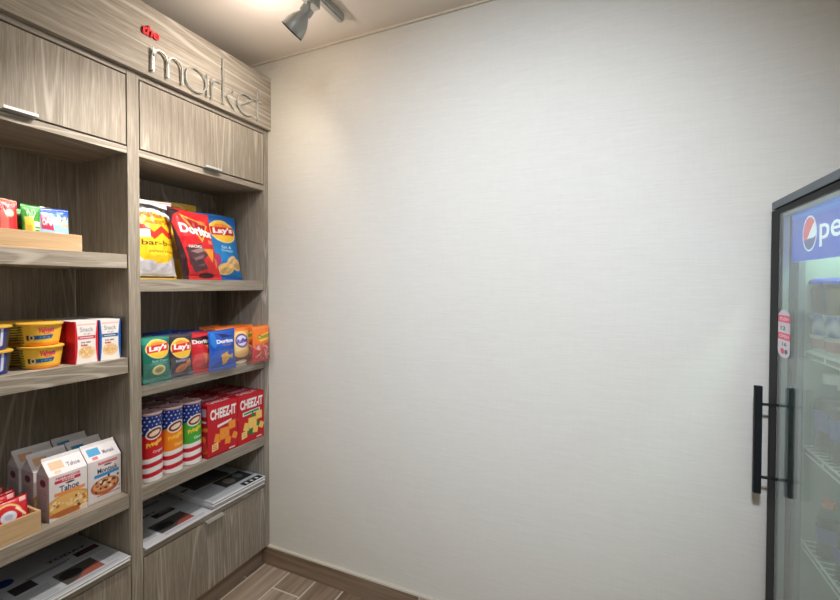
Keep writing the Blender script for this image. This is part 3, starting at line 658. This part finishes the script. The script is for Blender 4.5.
# ---- left bay, middle: microwave cups and snack cartons
ZM = 1.1153+.0005
def cup_parts(a, rt, rb, h, label, lid):
    t = thing('noodle_cup', label, 'microwave cup')
    U, V = a.uv(); th = (U-.5)*2*PI
    r = rb+(rt-rb)*V**.85; sq = 1+.035*np.cos(4*th)           # slightly squared tub
    bot = np.clip(V/.06,0,1)**.5*.06+.94; r = r*bot*sq
    P = np.stack([r*np.cos(th), r*np.sin(th), V*h], -1)
    rr = np.linspace(0,1,3)[:,None]; an = np.linspace(0,2*PI,49)[None,:]
    base = np.stack([.92*rb*rr*np.cos(-an), .92*rb*rr*np.sin(-an), 0*rr*an+.0005], -1)
    printed('tub', [(P, a.get()), (base, a.a[2,2])], TUB, t)
    MB().lathe([(rt-.002,h-.005),(rt+.0045,h-.004),(rt+.0048,h+.0002),(rt+.002,h+.0018),(.001,h+.0016)], seg=48).build('lid', lid, t, smooth=True)
    return t
a = Art(2*PI*.052,.066,rgb(252,198,66),.0017)
a.rect(.0,.0,1,.16,rgb(246,140,40),al=.8)
for c0 in (0.5,):
    a.rect(c0-.24,.05,c0-.14,.95,rgb(225,205,70)); a.lines(c0-.235,.1,c0-.15,.9,7,rgb(90,60,40),.5)
    a.text('Velveeta',c0+.055,.72,.13,.24,rgb(215,40,90),.03,.04,.2); a.text('ORIGINAL',c0+.06,.56,.07,.06,rgb(200,60,90),bold=.02)
    a.poly([(c0-.10,.28),(c0+.10,.33),(c0+.115,.50),(c0-.10,.46)],rgb(25,90,150)); a.text('2.39 oz',c0+.04,.40,.09,.06,rgb(180,210,230),bold=.02)
    a.rect(c0-.12,.27,c0-.06,.49,rgb(40,35,40)); a.ell(c0-.07,.38,.026,.12,rgb(240,215,170)).ell(c0-.07,.38,.013,.07,rgb(60,40,40))
lidy = new_mat('yellow foil lid', rgb(238,186,70), .35); lidb = new_mat('gold foil lid', rgb(228,180,70), .35)
yc = cup_parts(a,.0505,.0415,.066,'yellow microwave cup, lower one of the stack beside the red carton',lidy)
ycx, ycy = -1.5815, .7065; RZ = -.40
yc.location = (ycx,ycy,ZM); yc.rotation_euler = (0,0,RZ)
dup(yc,(ycx,ycy-.002,ZM+.0692),(0,0,RZ-.02),'yellow microwave cup, upper one of the stack beside the red carton')
dup(yc,(ycx-.122,ycy,ZM),(0,0,.6),'lower yellow microwave cup in the row behind the front yellow stack')
dup(yc,(ycx-.122,ycy,ZM+.0692),(0,0,.5),'upper yellow microwave cup in the row behind the front yellow stack')
a = Art(2*PI*.052,.066,rgb(28,60,160),.0017); a.ell(.47,.30,.11,.36,rgb(240,110,35)).ell(.47,.18,.09,.2,rgb(248,150,50)); a.ell(.5,.80,.09,.15,rgb(90,60,160)); a.text('Kraft',.5,.80,.10,.14,WHITE,bold=.04); a.ell(.48,.5,.07,.08,rgb(60,30,80)); a.text('Mac',.47,.40,.07,.12,rgb(250,210,80),bold=.05)
a.poly([(.60,.15),(.635,.2),(.625,.92),(.60,.9)],rgb(225,230,245)); a.rect(.66,.1,.8,.9,rgb(70,70,60))
bc = cup_parts(a,.0505,.0415,.066,'blue macaroni cup at the left edge, lower one of the stack',lidb)
bc.location = (ycx,ycy-.125,ZM); bc.rotation_euler = (0,0,-.32)
dup(bc,(ycx,ycy-.126,ZM+.0692),(0,0,-.30),'blue macaroni cup at the left edge, upper one of the stack')
dup(bc,(ycx-.122,ycy-.114,ZM),(0,0,.4),'lower blue macaroni cup in the row behind the front blue stack')
dup(bc,(ycx-.122,ycy-.114,ZM+.0692),(0,0,.5),'upper blue macaroni cup in the row behind the front blue stack')

def snack_carton(edge, dark, label, banner):
    w, h, d = .066, .1345, .108
    a = Art(w,h,edge,.0013)
    pts = []
    for k in range(21):
        v = k/20; pts.append((.05+.07*math.sin(PI*v)**1.0, v))
    a.poly(pts+[(1-p[0], p[1]) for p in pts[::-1]], rgb(242,236,232))
    a.text('Snack',.5,.80,.56,.11,rgb(150,150,160),bold=.01); a.text('to go',.52,.69,.30,.05,rgb(160,160,170)); a.rect(.12,.90,.88,.93,rgb(240,190,190))
    a.rect(.13,.57,.87,.65,banner); a.lines(.2,.585,.8,.635,1,rgb(235,235,240),.4); a.text('tuna salad',.46,.50,.40,.045,rgb(60,50,60),bold=.02); a.text('kit',.40,.43,.28,.045,rgb(190,30,50),bold=.05)
    a.ell(.5,.26,.36,.15,rgb(240,205,160)).ell(.48,.27,.28,.11,rgb(232,190,130)); a.speckle(20,.25,.18,.75,.36,.035,[rgb(245,225,190),rgb(220,170,100),rgb(250,238,215)])
    s = Art(d,h,edge,.002); s.rect(.08,.05,.55,.95,dark); s.lines(.12,.5,.5,.9,7,tuple(min(1,q*1.25+.1) for q in dark)); s.rect(.60,.1,.9,.5,dark,al=.5)
    return carton('snack_carton', w,h,d,a,s,rgb(225,222,220),edge)
r_ = snack_carton(rgb(206,30,52),rgb(160,16,38),'',rgb(200,60,75)); b_ = snack_carton(rgb(20,95,180),rgb(15,70,150),'',rgb(25,80,140))
tag(r_, 'red-sided white snack carton beside the yellow cups, front one', 'snack carton'); r_.location = (-1.5345,.806,ZM)
tag(b_, 'blue-sided white snack carton next to the centre upright, front one', 'snack carton'); b_.location = (-1.5365,.8775,ZM)
dup(r_,(-1.648,.806,ZM),label='red-sided snack carton standing behind the front red one'); dup(b_,(-1.650,.8775,ZM),label='blue-sided snack carton standing behind the front blue one')

# ---- left bay, lower: cookie bags
ZD = .640+.0005
def cookie_bag(kind):
    w, d, hb = .1035, .070, .139; xt, ht = -.040, .178
    A = Art(w,hb,rgb(232,226,228),.0014)
    if kind == 'orange':
        A.rect(.14,.80,.80,.87,rgb(200,50,70)); A.text('PEPPERIDGE',.48,.91,.62,.05,rgb(190,40,60),bold=.02); A.text('FARM',.48,.84,.3,.04,WHITE,bold=.02); A.ell(.52,.765,.12,.02,rgb(60,50,60))
        A.text('Tahoe',.50,.665,.50,.13,rgb(35,45,80),.0,.015); A.rect(.12,.53,.92,.60,rgb(240,150,80)); A.ell(.5,.28,.60,.27,rgb(222,160,85)).ell(.48,.32,.5,.2,rgb(236,186,110)); A.ell(.45,.12,.45,.07,rgb(190,110,60))
        A.speckle(26,.05,.18,.95,.44,.05,[rgb(245,210,150),rgb(185,120,60),rgb(250,228,180)]); A.speckle(6,.1,.15,.9,.42,.035,[rgb(110,70,40)]); A.ell(.9,.1,.14,.06,rgb(240,220,190)); A.rect(0,0,1,.035,rgb(225,220,222))
    else:
        A.rect(.30,.87,.86,.93,rgb(205,60,80)); A.ell(.58,.835,.12,.018,rgb(60,50,60)); A.text('PEPPERIDGE FARM',.58,.90,.5,.03,rgb(250,220,220),bold=.01)
        A.text('Montauk',.57,.73,.60,.12,rgb(40,40,60),.02,.015); A.poly([(.18,.575),(.92,.60),(.92,.67),(.18,.65)],rgb(50,140,205)); A.ell(.5,.34,.42,.20,rgb(190,100,60)).ell(.50,.37,.36,.15,rgb(225,160,110))
        A.speckle(20,.2,.28,.8,.48,.045,[rgb(245,220,190),rgb(90,50,40),rgb(205,140,100)]); A.speckle(8,.08,.2,.95,.58,.03,[rgb(55,35,40)]); A.rect(.25,.12,.95,.14,rgb(180,110,80)); 
    Sd = Art(d,hb,rgb(186,172,180),.003); Sd.ell(.5,.82,.22,.08,rgb(110,40,60)); Sd.lines(.15,.2,.85,.68,8,rgb(150,125,140),.4)
    Sl = Art(w,.055,rgb(236,232,236),.0016)
    Sl.rect(.12,.35,.46,.85,rgb(238,190,150) if kind=='orange' else rgb(70,165,215)); Sl.text('Tahoe' if kind=='orange' else 'Montauk',.70,.45,.34,.26,rgb(90,90,110),bold=.01); Sl.rect(.18,.1,.34,.28,rgb(225,120,130) if kind != 'orange' else rgb(245,200,170))
    y0_, y1_ = -w/2, w/2; i_ = .004
    P = []
    P.append((quadP((0,y0_,0),(0,y1_,0),(0,y1_,hb),(0,y0_,hb),A.nx,A.ny,.004), A.get()))
    P.append((quadP((-d,y0_,0),(0,y0_,0),(0,y0_,hb),(-d,y0_,hb),Sd.nx,Sd.ny), Sd.get()))
    P.append((quadP((0,y1_,0),(-d,y1_,0),(-d,y1_,hb),(0,y1_,hb),Sd.nx,Sd.ny), Sd.get()))
    P.append((quadP((-d,y1_,0),(-d,y0_,0),(-d,y0_,hb),(-d,y1_,hb)), rgb(225,220,222)))
    P.append((quadP((-d,y0_,0),(-d,y1_,0),(0,y1_,0),(0,y0_,0)), rgb(225,220,222)))
    P.append((quadP((0,y0_,hb),(0,y1_,hb),(xt,y1_,ht),(xt,y0_,ht),Sl.nx,Sl.ny), Sl.get()))
    P.append((quadP((-d,y1_,hb),(-d,y0_,hb),(xt,y0_,ht),(xt,y1_,ht)), rgb(225,220,222)))
    for s_ in (-1, 1):                                  # tucked gable ends
        y_, yi = s_*w/2, s_*(w/2-.014)
        q1 = ((-d,y_,hb),(0,y_,hb),(xt,yi,ht-.004),(xt,yi,ht-.004)); 
        P.append((quadP(*(q1 if s_ < 0 else (q1[1],q1[0],q1[3],q1[2]))), rgb(205,192,200)))
    P.append((quadP((xt,y0_,ht-.002),(xt,y1_,ht-.002),(xt-.004,y1_,ht+.010),(xt-.004,y0_,ht+.010)), rgb(238,235,238)))
    P.append((quadP((xt-.0035,y1_,ht-.002),(xt-.0035,y0_,ht-.002),(xt-.0045,y0_,ht+.010),(xt-.0045,y1_,ht+.010)), rgb(220,216,220)))
    return printed('cookie_bag', P, PAPERBAG, smooth=False)
for kind, y_, lab in (('orange',.7600,'orange-striped white cookie bag'),('blue',.8690,'blue-striped white cookie bag')):
    o = cookie_bag(kind); tag(o, lab+', front one of its row', 'cookie bag'); xk = -1.552 if kind == 'orange' else -1.560; o.location = (xk,y_,ZD); o.rotation_euler = (0,0,.0)
    for r in (1,2): dup(o, (xk-.0830*r, y_+(-.001*r if kind=='blue' else -.002*r), ZD), (0,0,0), f"{lab}, {['','second','rearmost'][r]} of its row")

# ---- tray of red packs
tray('bamboo_tray', 'pale bamboo tray of red cookie packs on the lower left shelf', -1.735,-1.531,.36,.6785,ZD,.060)
a = Art(.088,.100,rgb(206,16,34),.0014); a.ell(.42,.50,.40,.38,rgb(240,200,120)).ell(.42,.47,.37,.35,rgb(206,16,34))
a.ell(.42,.52,.22,.16,rgb(225,228,240)).ell(.42,.28,.18,.12,rgb(225,228,240)).ell(.42,.52,.12,.08,rgb(190,195,220)); a.poly([(.78,.82),(.96,.82),(.96,.95),(.78,.95)],rgb(240,190,190)); a.poly([(.62,.70),(.88,.40),(.92,.45),(.68,.74)],rgb(250,225,190))
k0 = None; pr = []
for i, (xx, yy) in enumerate(((-1.564,.6265),(-1.602,.614),(-1.638,.6255),(-1.674,.616),(-1.566,.528),(-1.602,.515),(-1.638,.525))):
    lab = ['red cookie pack with a white round print, front right in the bamboo tray','second red cookie pack back in the bamboo tray, right column','third red cookie pack back, right column of the bamboo tray','rearmost red cookie pack, right column of the bamboo tray','red cookie pack at the front of the left column in the tray','second red cookie pack back, left column of the tray','third red cookie pack back, left column of the tray'][i]
    if k0 is None: o = k0 = bag('cookie_pack', .088,.100,.022,a,rgb(190,20,35),41,.05,.0004,.6); o['category'] = 'cookie pack'
    else: o = k0.copy(); C.objects.link(o)
    o.location = (xx,yy,ZD+.0075+.004*(i in (1,3))); o.rotation_euler = (.03,-.22,.0); o['label'] = lab

# ---- newspapers
ZN = .416+.0005
def paper_art(seed):
    random.seed(seed); w, h = .286,.315; a = Art(w,h,rgb(178,184,192),.0017)
    ink = rgb(70,72,80); g = rgb(150,152,158)
    if seed == 1:
        a.rect(0,.90,1,.985,rgb(178,182,190)); a.ell(.12,.68,.085,.075,rgb(28,62,140)); a.text('TODAY',.70,.66,.40,.05,rgb(50,52,60),bold=.03); a.rect(.72,.49,.96,.59,rgb(60,45,50)); a.rect(.78,.52,.94,.55,rgb(120,60,60)); a.lines(.25,.50,.68,.56,2,ink); a.lines(.62,.40,.97,.47,3,g)
        a.rect(.08,.36,.28,.52,rgb(50,50,54)); a.rect(.40,.09,.78,.37,rgb(78,72,66)); a.ell(.52,.25,.10,.09,rgb(40,38,40)); a.poly([(.46,.09),(.78,.09),(.78,.24),(.62,.20),(.55,.13)],rgb(150,84,72)); a.lines(.06,.08,.36,.32,8,g); a.lines(.82,.1,.97,.36,8,g); a.lines(.02,.03,.98,.07,1,g)
    elif seed == 2:
        a.rect(0,.0,1,.30,rgb(196,200,208)); a.text('TODAY',.42,.66,.42,.055,rgb(60,62,72),bold=.03); a.rect(.50,.48,.80,.60,rgb(58,56,62)); a.rect(.56,.51,.74,.55,rgb(110,66,66)); a.lines(.2,.86,.95,.93,2,ink); a.lines(.60,.54,.95,.66,4,g); a.rect(.30,.10,.78,.38,rgb(74,70,68)); a.ell(.44,.24,.12,.09,rgb(42,42,46)); a.poly([(.50,.10),(.78,.10),(.78,.26),(.62,.20)],rgb(150,78,70)); a.lines(.06,.12,.26,.36,7,g); a.lines(.30,.03,.95,.08,2,g)
    else:
        a.rect(.14,.52,.80,.94,rgb(84,84,86)); a.rect(.20,.58,.60,.88,rgb(95,95,98)); a.lines(.2,.6,.82,.92,6,rgb(45,45,48)); a.rect(.42,.20,.94,.50,rgb(60,62,60)); a.ell(.6,.34,.09,.10,rgb(130,120,110)); a.ell(.8,.38,.07,.09,rgb(110,118,112)); a.lines(.05,.26,.38,.46,6,g); a.lines(.05,.04,.95,.16,3,g); a.rect(0,.62,.12,.66,ink); a.rect(.60,.0,.97,.12,rgb(34,42,42)); [a.rect(.66+.10*q,.03,.70+.10*q,.09,rgb(190,200,200)) for q in range(3)]
    return a
def newspaper(seed, edge=rgb(205,205,206), t=.0085):
    a = paper_art(seed); w, h = a.w, a.h; U, V = a.uv()
    P = np.stack([-V*h, (U-.5)*w, t+0*U-.0012*np.sin(PI*U)*0], -1)
    n = 9; an = np.linspace(-PI/2, PI/2, n)                     # rounded fold along the front edge
    y = np.linspace(-w/2, w/2, 2)
    fold = np.stack(np.broadcast_arrays((t/2*np.cos(an))[:,None], y[None,:], (t/2+t/2*np.sin(an))[:,None]), -1)
    parts = [(P, a.get()), (fold, edge)]
    parts.append((quadP((-h,-w/2,0),(-h,w/2,0),(0,w/2,0),(0,-w/2,0)), edge))
    parts.append((quadP((-h,-w/2,0),(0,-w/2,0),(0,-w/2,t),(-h,-w/2,t)), edge)); parts.append((quadP((0,w/2,0),(-h,w/2,0),(-h,w/2,t),(0,w/2,t)), edge)); parts.append((quadP((-h,w/2,0),(-h,-w/2,0),(-h,-w/2,t),(-h,w/2,t)), edge))
    return printed('newspaper', parts, NEWS)
def pile(seed, x, yc_, n, rz, where, t=.0085):
    base = newspaper(seed, t=t); base['category'] = 'newspaper'
    order = ['topmost','second from top','third from top','fourth from top','lowest']
    for k in range(n):
        o = base if k == 0 else base.copy()
        if k: C.objects.link(o)
        j = n-1-k
        o.location = (x+(.003*math.sin(k*2.1) if k else 0), yc_+(.003*math.cos(k*3) if k else 0), ZN+j*(t+.0004)); o.rotation_euler = (0,0,rz+(.008*math.sin(k*5) if k else 0))
        o['label'] = f"newspaper {where}, {order[k] if k < n-1 else 'lowest'} in its pile"
pile(1, -1.507, .773, 2, .0, 'under the left bay shelf beside the centre upright', .0075)
pile(4, -1.507, .484, 2, .0, 'at the far left of the left bay', .0075)
pile(2, -1.510, 1.113, 1, .0, 'on the left half of the right bay deck')
pile(3, -1.507, 1.395, 4, -.035, 'on the right half of the right bay deck', .0095)
random.seed(9)

# ------------------------------------------------------------------ glass-door drinks cooler
CX0, CYA, CYB = .4204, .94, 1.540
blk = new_mat('black satin metal', rgb(17,20,23), .6, .0, spec=.25); gry = new_mat('grey painted steel', rgb(92,102,110), .4, .2)
inn = new_mat('white cooler liner', rgb(160,172,158), .5); alu = new_mat('aluminium spacer', rgb(170,182,188), .35, .9)
wire = new_mat('white coated wire', rgb(244,248,244), .4)
GLS = glassy('cooler glass', (.93,.975,.955), 1.42, .01); GLS2 = glassy('inner cooler glass', (.96,.985,.975), 1.28, .01)
cool = thing('drinks_cooler', 'black glass-door drinks cooler standing against the right wall', 'cooler', (CX0, 0, 0))
def cb(name, boxes, m, parent=cool, bev=.0):
    mb = MB()
    for b in boxes: mb.box(*b)
    return mb.build(name, m, parent, bevel=bev)
xb = .665; xi = .055
cb('cabinet', [(xi,xb,CYA,CYA+.05,.10,1.585),(xi,xb,CYB-.05,CYB,.10,1.585),(xb-.05,xb,CYA+.05,CYB-.05,.10,1.585),(xi,xb-.05,CYA+.05,CYB-.05,1.572,1.585),(xi,xb-.05,CYA+.05,CYB-.05,.10,.20)], blk)
cb('liner', [(xi+.004,xb-.05,CYB-.054,CYB-.0501,.2,1.572),(xi+.004,xb-.05,CYA+.0501,CYA+.054,.2,1.572),(xb-.054,xb-.0501,CYA+.054,CYB-.054,.2,1.572),(xi+.004,xb-.054,CYA+.054,CYB-.054,1.568,1.5719),(xi+.004,xb-.054,CYA+.054,CYB-.054,.2,.204)], inn)
cb('top_cap', [(0,xb,CYA-.002,CYB,1.5855,1.607)], gry, bev=.002)
cb('base_grille', [(.03,xb,CYA+.01,CYB-.01,0.0,.0995)]+[(.022,.03,CYA+.03,CYB-.03,.02+.018*k,.028+.018*k) for k in range(4)], blk)
lit = new_mat('lit tube', (1,1,1), .5); _b = lit.node_tree.nodes['Principled BSDF']; _b.inputs['Emission Color'].default_value = (.75,1,.9,1); _b.inputs['Emission Strength'].default_value = 3
cb('interior_light', [(.075,.092,CYA+.08,CYB-.08,1.548,1.560)], lit)
FS, FE = CYA+.06, CYB-.062            # glass opening between the stiles
dzb, dzt = .115, 1.5815
door = cb('door', [(0,.045,CYA,FS,dzb,dzt),(0,.045,FE,CYB,dzb,dzt),(0,.045,FS,FE,dzt-.016,dzt),(0,.045,FS,FE,dzb,dzb+.06)], blk, bev=.002)
door.name = 'glass_door'
cb('glass_pane', [(.001,.005,FS,FE,dzb+.06,dzt-.016)], GLS, door); cb('glass_pane', [(.019,.023,FS,FE,dzb+.06,dzt-.016)], GLS2, door)
cb('spacer', [(.0055,.0185,FE-.016,FE-.001,dzb+.06,dzt-.016),(.0055,.0185,FS+.001,FS+.016,dzb+.06,dzt-.016),(.0055,.0185,FS+.016,FE-.016,dzt-.026,dzt-.017)], alu, door)
cb('inner_frame', [(.036,.050,FE-.026,FE-.002,dzb+.06,dzt-.017)], gry, door)
hz0, hz1, hy = .776, 1.082, 1.500
hb = MB().prism([(-.044,hy-.006),(-.042,hy-.008),(-.028,hy-.008),(-.026,hy-.006),(-.026,hy+.006),(-.028,hy+.008),(-.042,hy+.008),(-.044,hy+.006)], 2, hz0, hz1)
for zz in (.822,1.031): hb.tube([(-.028,hy,zz),(.001,hy,zz)], .004, 12)
hb.build('handle', blk, door, smooth=True)
# pill-shaped notice on the glass near the handle stile
a = Art(.086,.128,rgb(222,214,220),.001); a.rect(0,.74,1,.88,rgb(235,90,120)); a.rect(0,.38,1,.52,rgb(235,90,120)); a.text('PUSH',.5,.81,.7,.07,rgb(250,215,220),bold=.03); a.text('12',.42,.62,.4,.08,rgb(60,80,90),bold=.03); a.text('OPEN',.5,.45,.75,.07,rgb(250,215,220),bold=.03); a.text('16',.55,.29,.35,.07,rgb(70,90,100),bold=.03); a.ell(.4,.14,.16,.06,rgb(220,90,120)); a.ell(.7,.14,.12,.05,rgb(90,90,110))
U, V = a.uv(); wv = np.clip(1-np.maximum(np.abs(V-.5)*.128-(.064-.020),0)**2/.020**2, 0, 1)**.5
yc_ = 1.430; zc_ = 1.2395
P = np.stack([0*U+.0002, yc_-(U-.5)*.086*wv, zc_+(V-.5)*.128], -1)
# seen from the room (looking +x) the reading direction runs towards -y
stk = printed('sticker', [(P, a.get()), (P[:, ::-1]+np.array([.0006,0,0]), rgb(200,200,205))], CARD, door, smooth=False); stk['label'] = 'white and pink pill-shaped sticker'
# lit blue brand panel inside, behind the glass
sw, shh = 1.472-1.045, .133
a = Art(sw,shh,rgb(14,64,190),.0013); a.rect(0,.86,1,1,rgb(60,120,215)); a.ell(.5,1.3,.8,.5,rgb(60,120,210),al=.5)
gx0 = (1.472-1.360)/sw; gr = .041/sw; gr2 = .044/shh
a.ell(gx0,.50,gr*1.0,gr2*1.0,rgb(230,238,250))
gx, gy = np.meshgrid((a.px-gx0)/gr/.90, (a.py-.50)/gr2/.90); ins = gx**2+gy**2 < 1
a._put(ins & (gy > .05+.45*gx+.25*np.sin(gx*2.2)), rgb(220,50,60)); a._put(ins & (gy < -.32+.22*gx-.1*np.sin(gx*2.5)), rgb(22,50,130))
a.text('pepsi',.665,.47,.545,.50,rgb(235,242,250),0,.012)
U, V = a.uv(); P = np.stack([0*U, -(U-.5)*sw, (V-.5)*shh], -1)
SIGNM = print_mat('backlit print', .4); _n = SIGNM.node_tree; _b = _n.nodes['Principled BSDF']; _n.links.new([q for q in _n.nodes if q.type=='VERTEX_COLOR'][0].outputs['Color'], _b.inputs['Emission Color']); _b.inputs['Emission Strength'].default_value = 1.0
sg = printed('brand_panel', [(P, a.get()), (P[:, ::-1]+np.array([.004,0,0]), rgb(200,205,210))], SIGNM, cool, smooth=False); sg.location = (.0265, 1.472-sw/2, 1.4975)
# wire shelves
SH = (1.192, .934, .674, .38)
for z in SH:
    m_ = MB(); x0, x1_, ya, yb = .060, .60, CYA+.058, CYB-.058
    m_.tube([(x0,ya,z),(x0,yb,z)], .0032, 8).tube([(x0,ya,z-.016),(x0,yb,z-.016)], .0026, 8).tube([(x1_,ya,z),(x1_,yb,z)], .003, 8)
    for k in range(5): m_.tube([(x0,ya+.004+(yb-ya-.008)*k/4,z),(x0,ya+.004+(yb-ya-.008)*k/4,z-.016)], .002, 6)
    for k in range(20): yy = ya+.006+(yb-ya-.012)*k/19; m_.tube([(x0,yy,z+.001),(x1_,yy,z+.001)], .0015, 6)
    for xx in (.2,.35,.5): m_.tube([(xx,ya,z-.003),(xx,yb,z-.003)], .0026, 6)
    m_.build('wire_shelf', wire, cool, smooth=True)
# a curved wire divider fixed to the third shelf
mb_ = MB()
for yy in (1.444,1.352): mb_.tube([(.10,yy,.678),(.10,yy,.726)]+[(.10+.05*(1-math.cos(t)),yy,.726+.0*t-.02*math.sin(t)) for t in (.3,.7,1.1,1.5)]+[(.30,yy,.706),(.34,yy,.678)], .0025, 8)
mb_.build('wire_divider', wire, cool, smooth=True)

# ---- cooler contents
def lathe_thing(name, cat, label, prof, m, extra, loc, group=None):
    t = thing(name, label, cat, loc, group=group); MB().lathe(prof, seg=36).build('body', m, t, smooth=True)
    for nm, pf, mm in extra: MB().lathe(pf, seg=36).build(nm, mm, t, smooth=True)
    return t
clear = glassy('clear plastic', (.97,.98,.985), 1.06, .05)
cupw = new_mat('white yoghurt tub', rgb(222,218,205), .35); foil = new_mat('pale foil lid', rgb(205,200,195), .3, .3)
bwrap = new_mat('blue printed sleeve', (1,1,1), .35); bb = bwrap.node_tree.nodes['Principled BSDF']
tc = N(bwrap,'ShaderNodeTexCoord'); vn = N(bwrap,'ShaderNodeTexWave'); vn.bands_direction = 'DIAGONAL'; vn.inputs['Scale'].default_value = 16; vn.inputs['Distortion'].default_value = 4; cr = N(bwrap,'ShaderNodeValToRGB')
cr.color_ramp.elements[0].color = (.01,.07,.38,1); cr.color_ramp.elements[1].color = (.72,.80,.90,1); L(bwrap, tc.outputs['Object'], vn.inputs['Vector']); L(bwrap, vn.outputs['Fac'], cr.inputs[0]); L(bwrap, cr.outputs[0], bb.inputs['Base Color'])
def fill(c): return new_mat('filling '+str(c), c, .4)
z1s = 1.192+.0028
ylist = (1.446,1.366,1.286,1.206)
pos = ['nearest the handle','second from the handle','third from the handle','fourth from the handle']
y_cup = lambda lab, loc: lathe_thing('yoghurt_tub','yoghurt tub',lab,[(.024,0),(.026,.002),(.033,.042),(.0345,.043),(.0345,.045),(.001,.0455)],cupw,[('label_band',[(.0275,.010),(.0328,.036),(.0331,.036),(.0279,.010)],new_mat('fruit label',rgb(190,120,110),.4))],loc)
s_cup = lambda lab, loc: lathe_thing('pudding_tub','pudding tub',lab,[(.026,0),(.028,.002),(.034,.048),(.036,.049),(.036,.052),(.001,.0525)],bwrap,[('lid',[(.001,.0527),(.0362,.0527),(.0362,.0545),(.001,.0545)],foil)],loc)
berry = fill(rgb(96,18,36)); mango = fill(rgb(250,196,10)); blid = new_mat('blue plastic lid', rgb(44,60,190), .3)
def f_cup(lab, loc, mm): return lathe_thing('fruit_cup','fruit cup',lab,[(.028,.001),(.0325,.064),(.001,.066)],mm,[('cup_wall',[(.029,0),(.0345,.074),(.0352,.076),(.0338,.074),(.0284,.0005)],clear),('lid',[(.001,.0765),(.0372,.0765),(.0372,.084),(.031,.090),(.001,.090)],blid)],loc)
A1 = A2 = A3 = None
for i, yy in enumerate(ylist):
    for r in (0,1):
        xx = CX0+.094+r*.082; rt = 'front row' if r == 0 else 'second row'
        l1, l2, l3 = (f"white yoghurt tub lowest in the cooler stack, {rt}, {pos[i]}", f"blue-white pudding tub mid-stack in the cooler, {rt}, {pos[i]}", f"blue-lidded {'yellow' if i else 'dark red'} fruit cup topping a cooler stack, {rt}, {pos[i]}")
        p1, p2, p3 = (xx,yy,z1s), (xx,yy,z1s+.0462), (xx,yy,z1s+.1014)
        if A1 is None: A1 = y_cup(l1,p1); A2 = s_cup(l2,p2); A3 = f_cup(l3,p3,berry)
        else:
            dup(A1,p1,label=l1); dup(A2,p2,label=l2)
            if i == 1 and r == 0: A4 = f_cup(l3,p3,mango)
            else: dup(A3 if i == 0 else (A4 if i == 1 or r == 0 or True else A3), p3, label=l3)
bprof = [(.026,0),(.033,.004),(.034,.02),(.031,.05),(.030,.08),(.034,.115),(.033,.140),(.022,.168),(.0155,.178),(.0155,.185),(.001,.185)]
inner_p = [(.001,.003),(.030,.006),(.031,.02),(.028,.05),(.027,.08),(.0305,.112),(.028,.135),(.001,.136)]
capw = new_mat('white cap', rgb(226,232,228), .4); capo = new_mat('orange cap', rgb(228,120,50), .4)
bl = new_mat('bottle label', rgb(52,54,150), .45)
def bottle(lab, loc, liquid, cap):
    return lathe_thing('drink_bottle','bottle',lab,bprof,clear,[('drink',inner_p,liquid),('label',[(.0315,.06),(.0318,.062),(.0352,.108),(.0348,.109)],bl),('cap',[(.0185,.180),(.0185,.202),(.0175,.204),(.001,.204)],cap)],loc)
jb = fill(rgb(92,44,42)); dk = fill(rgb(45,35,40)); og = fill(rgb(190,110,50))
z2s = .934+.0028; z3s = .674+.0028
B1 = bottle('clear drink bottle with a white cap and purple label on the second cooler shelf', (CX0+.098,1.425,z2s), jb, capw)
for i, yy in enumerate((1.342,1.262,1.182)): dup(B1,(CX0+.098,yy,z2s),label=f"white-capped drink bottle on the second cooler shelf, {pos[i+1]}")
for i, yy in enumerate((1.405,1.325,1.245)): dup(B1,(CX0+.194,yy,z2s),label=f"white-capped drink bottle, second row of the second cooler shelf, {pos[i]}")
O1 = bottle('dark drink bottle with an orange cap on the third cooler shelf', (CX0+.088,1.40,z3s), dk, capo); O1.scale = (.72,.72,.72)
for i, yy in enumerate((1.30,1.24,1.18)): dup(O1,(CX0+.088,yy,z3s),label=f"orange-capped dark drink bottle on the third cooler shelf, {pos[i+1]}")
# cooler's own top light, then a weak side fill added inside
lamp('cooler_light', 'AREA', (CX0+.10, 1.24, 1.535), (CX0+.20, 1.24, .6), 1.9, (.72,1.0,.86), shape='RECTANGLE', size=.40, size_y=.03)
lamp('cooler_side_fill', 'AREA', (CX0+.062, 1.02, .85), (CX0+.35, 1.30, .85), .3, (.72,1.0,.88), shape='RECTANGLE', size=.03, size_y=1.2)
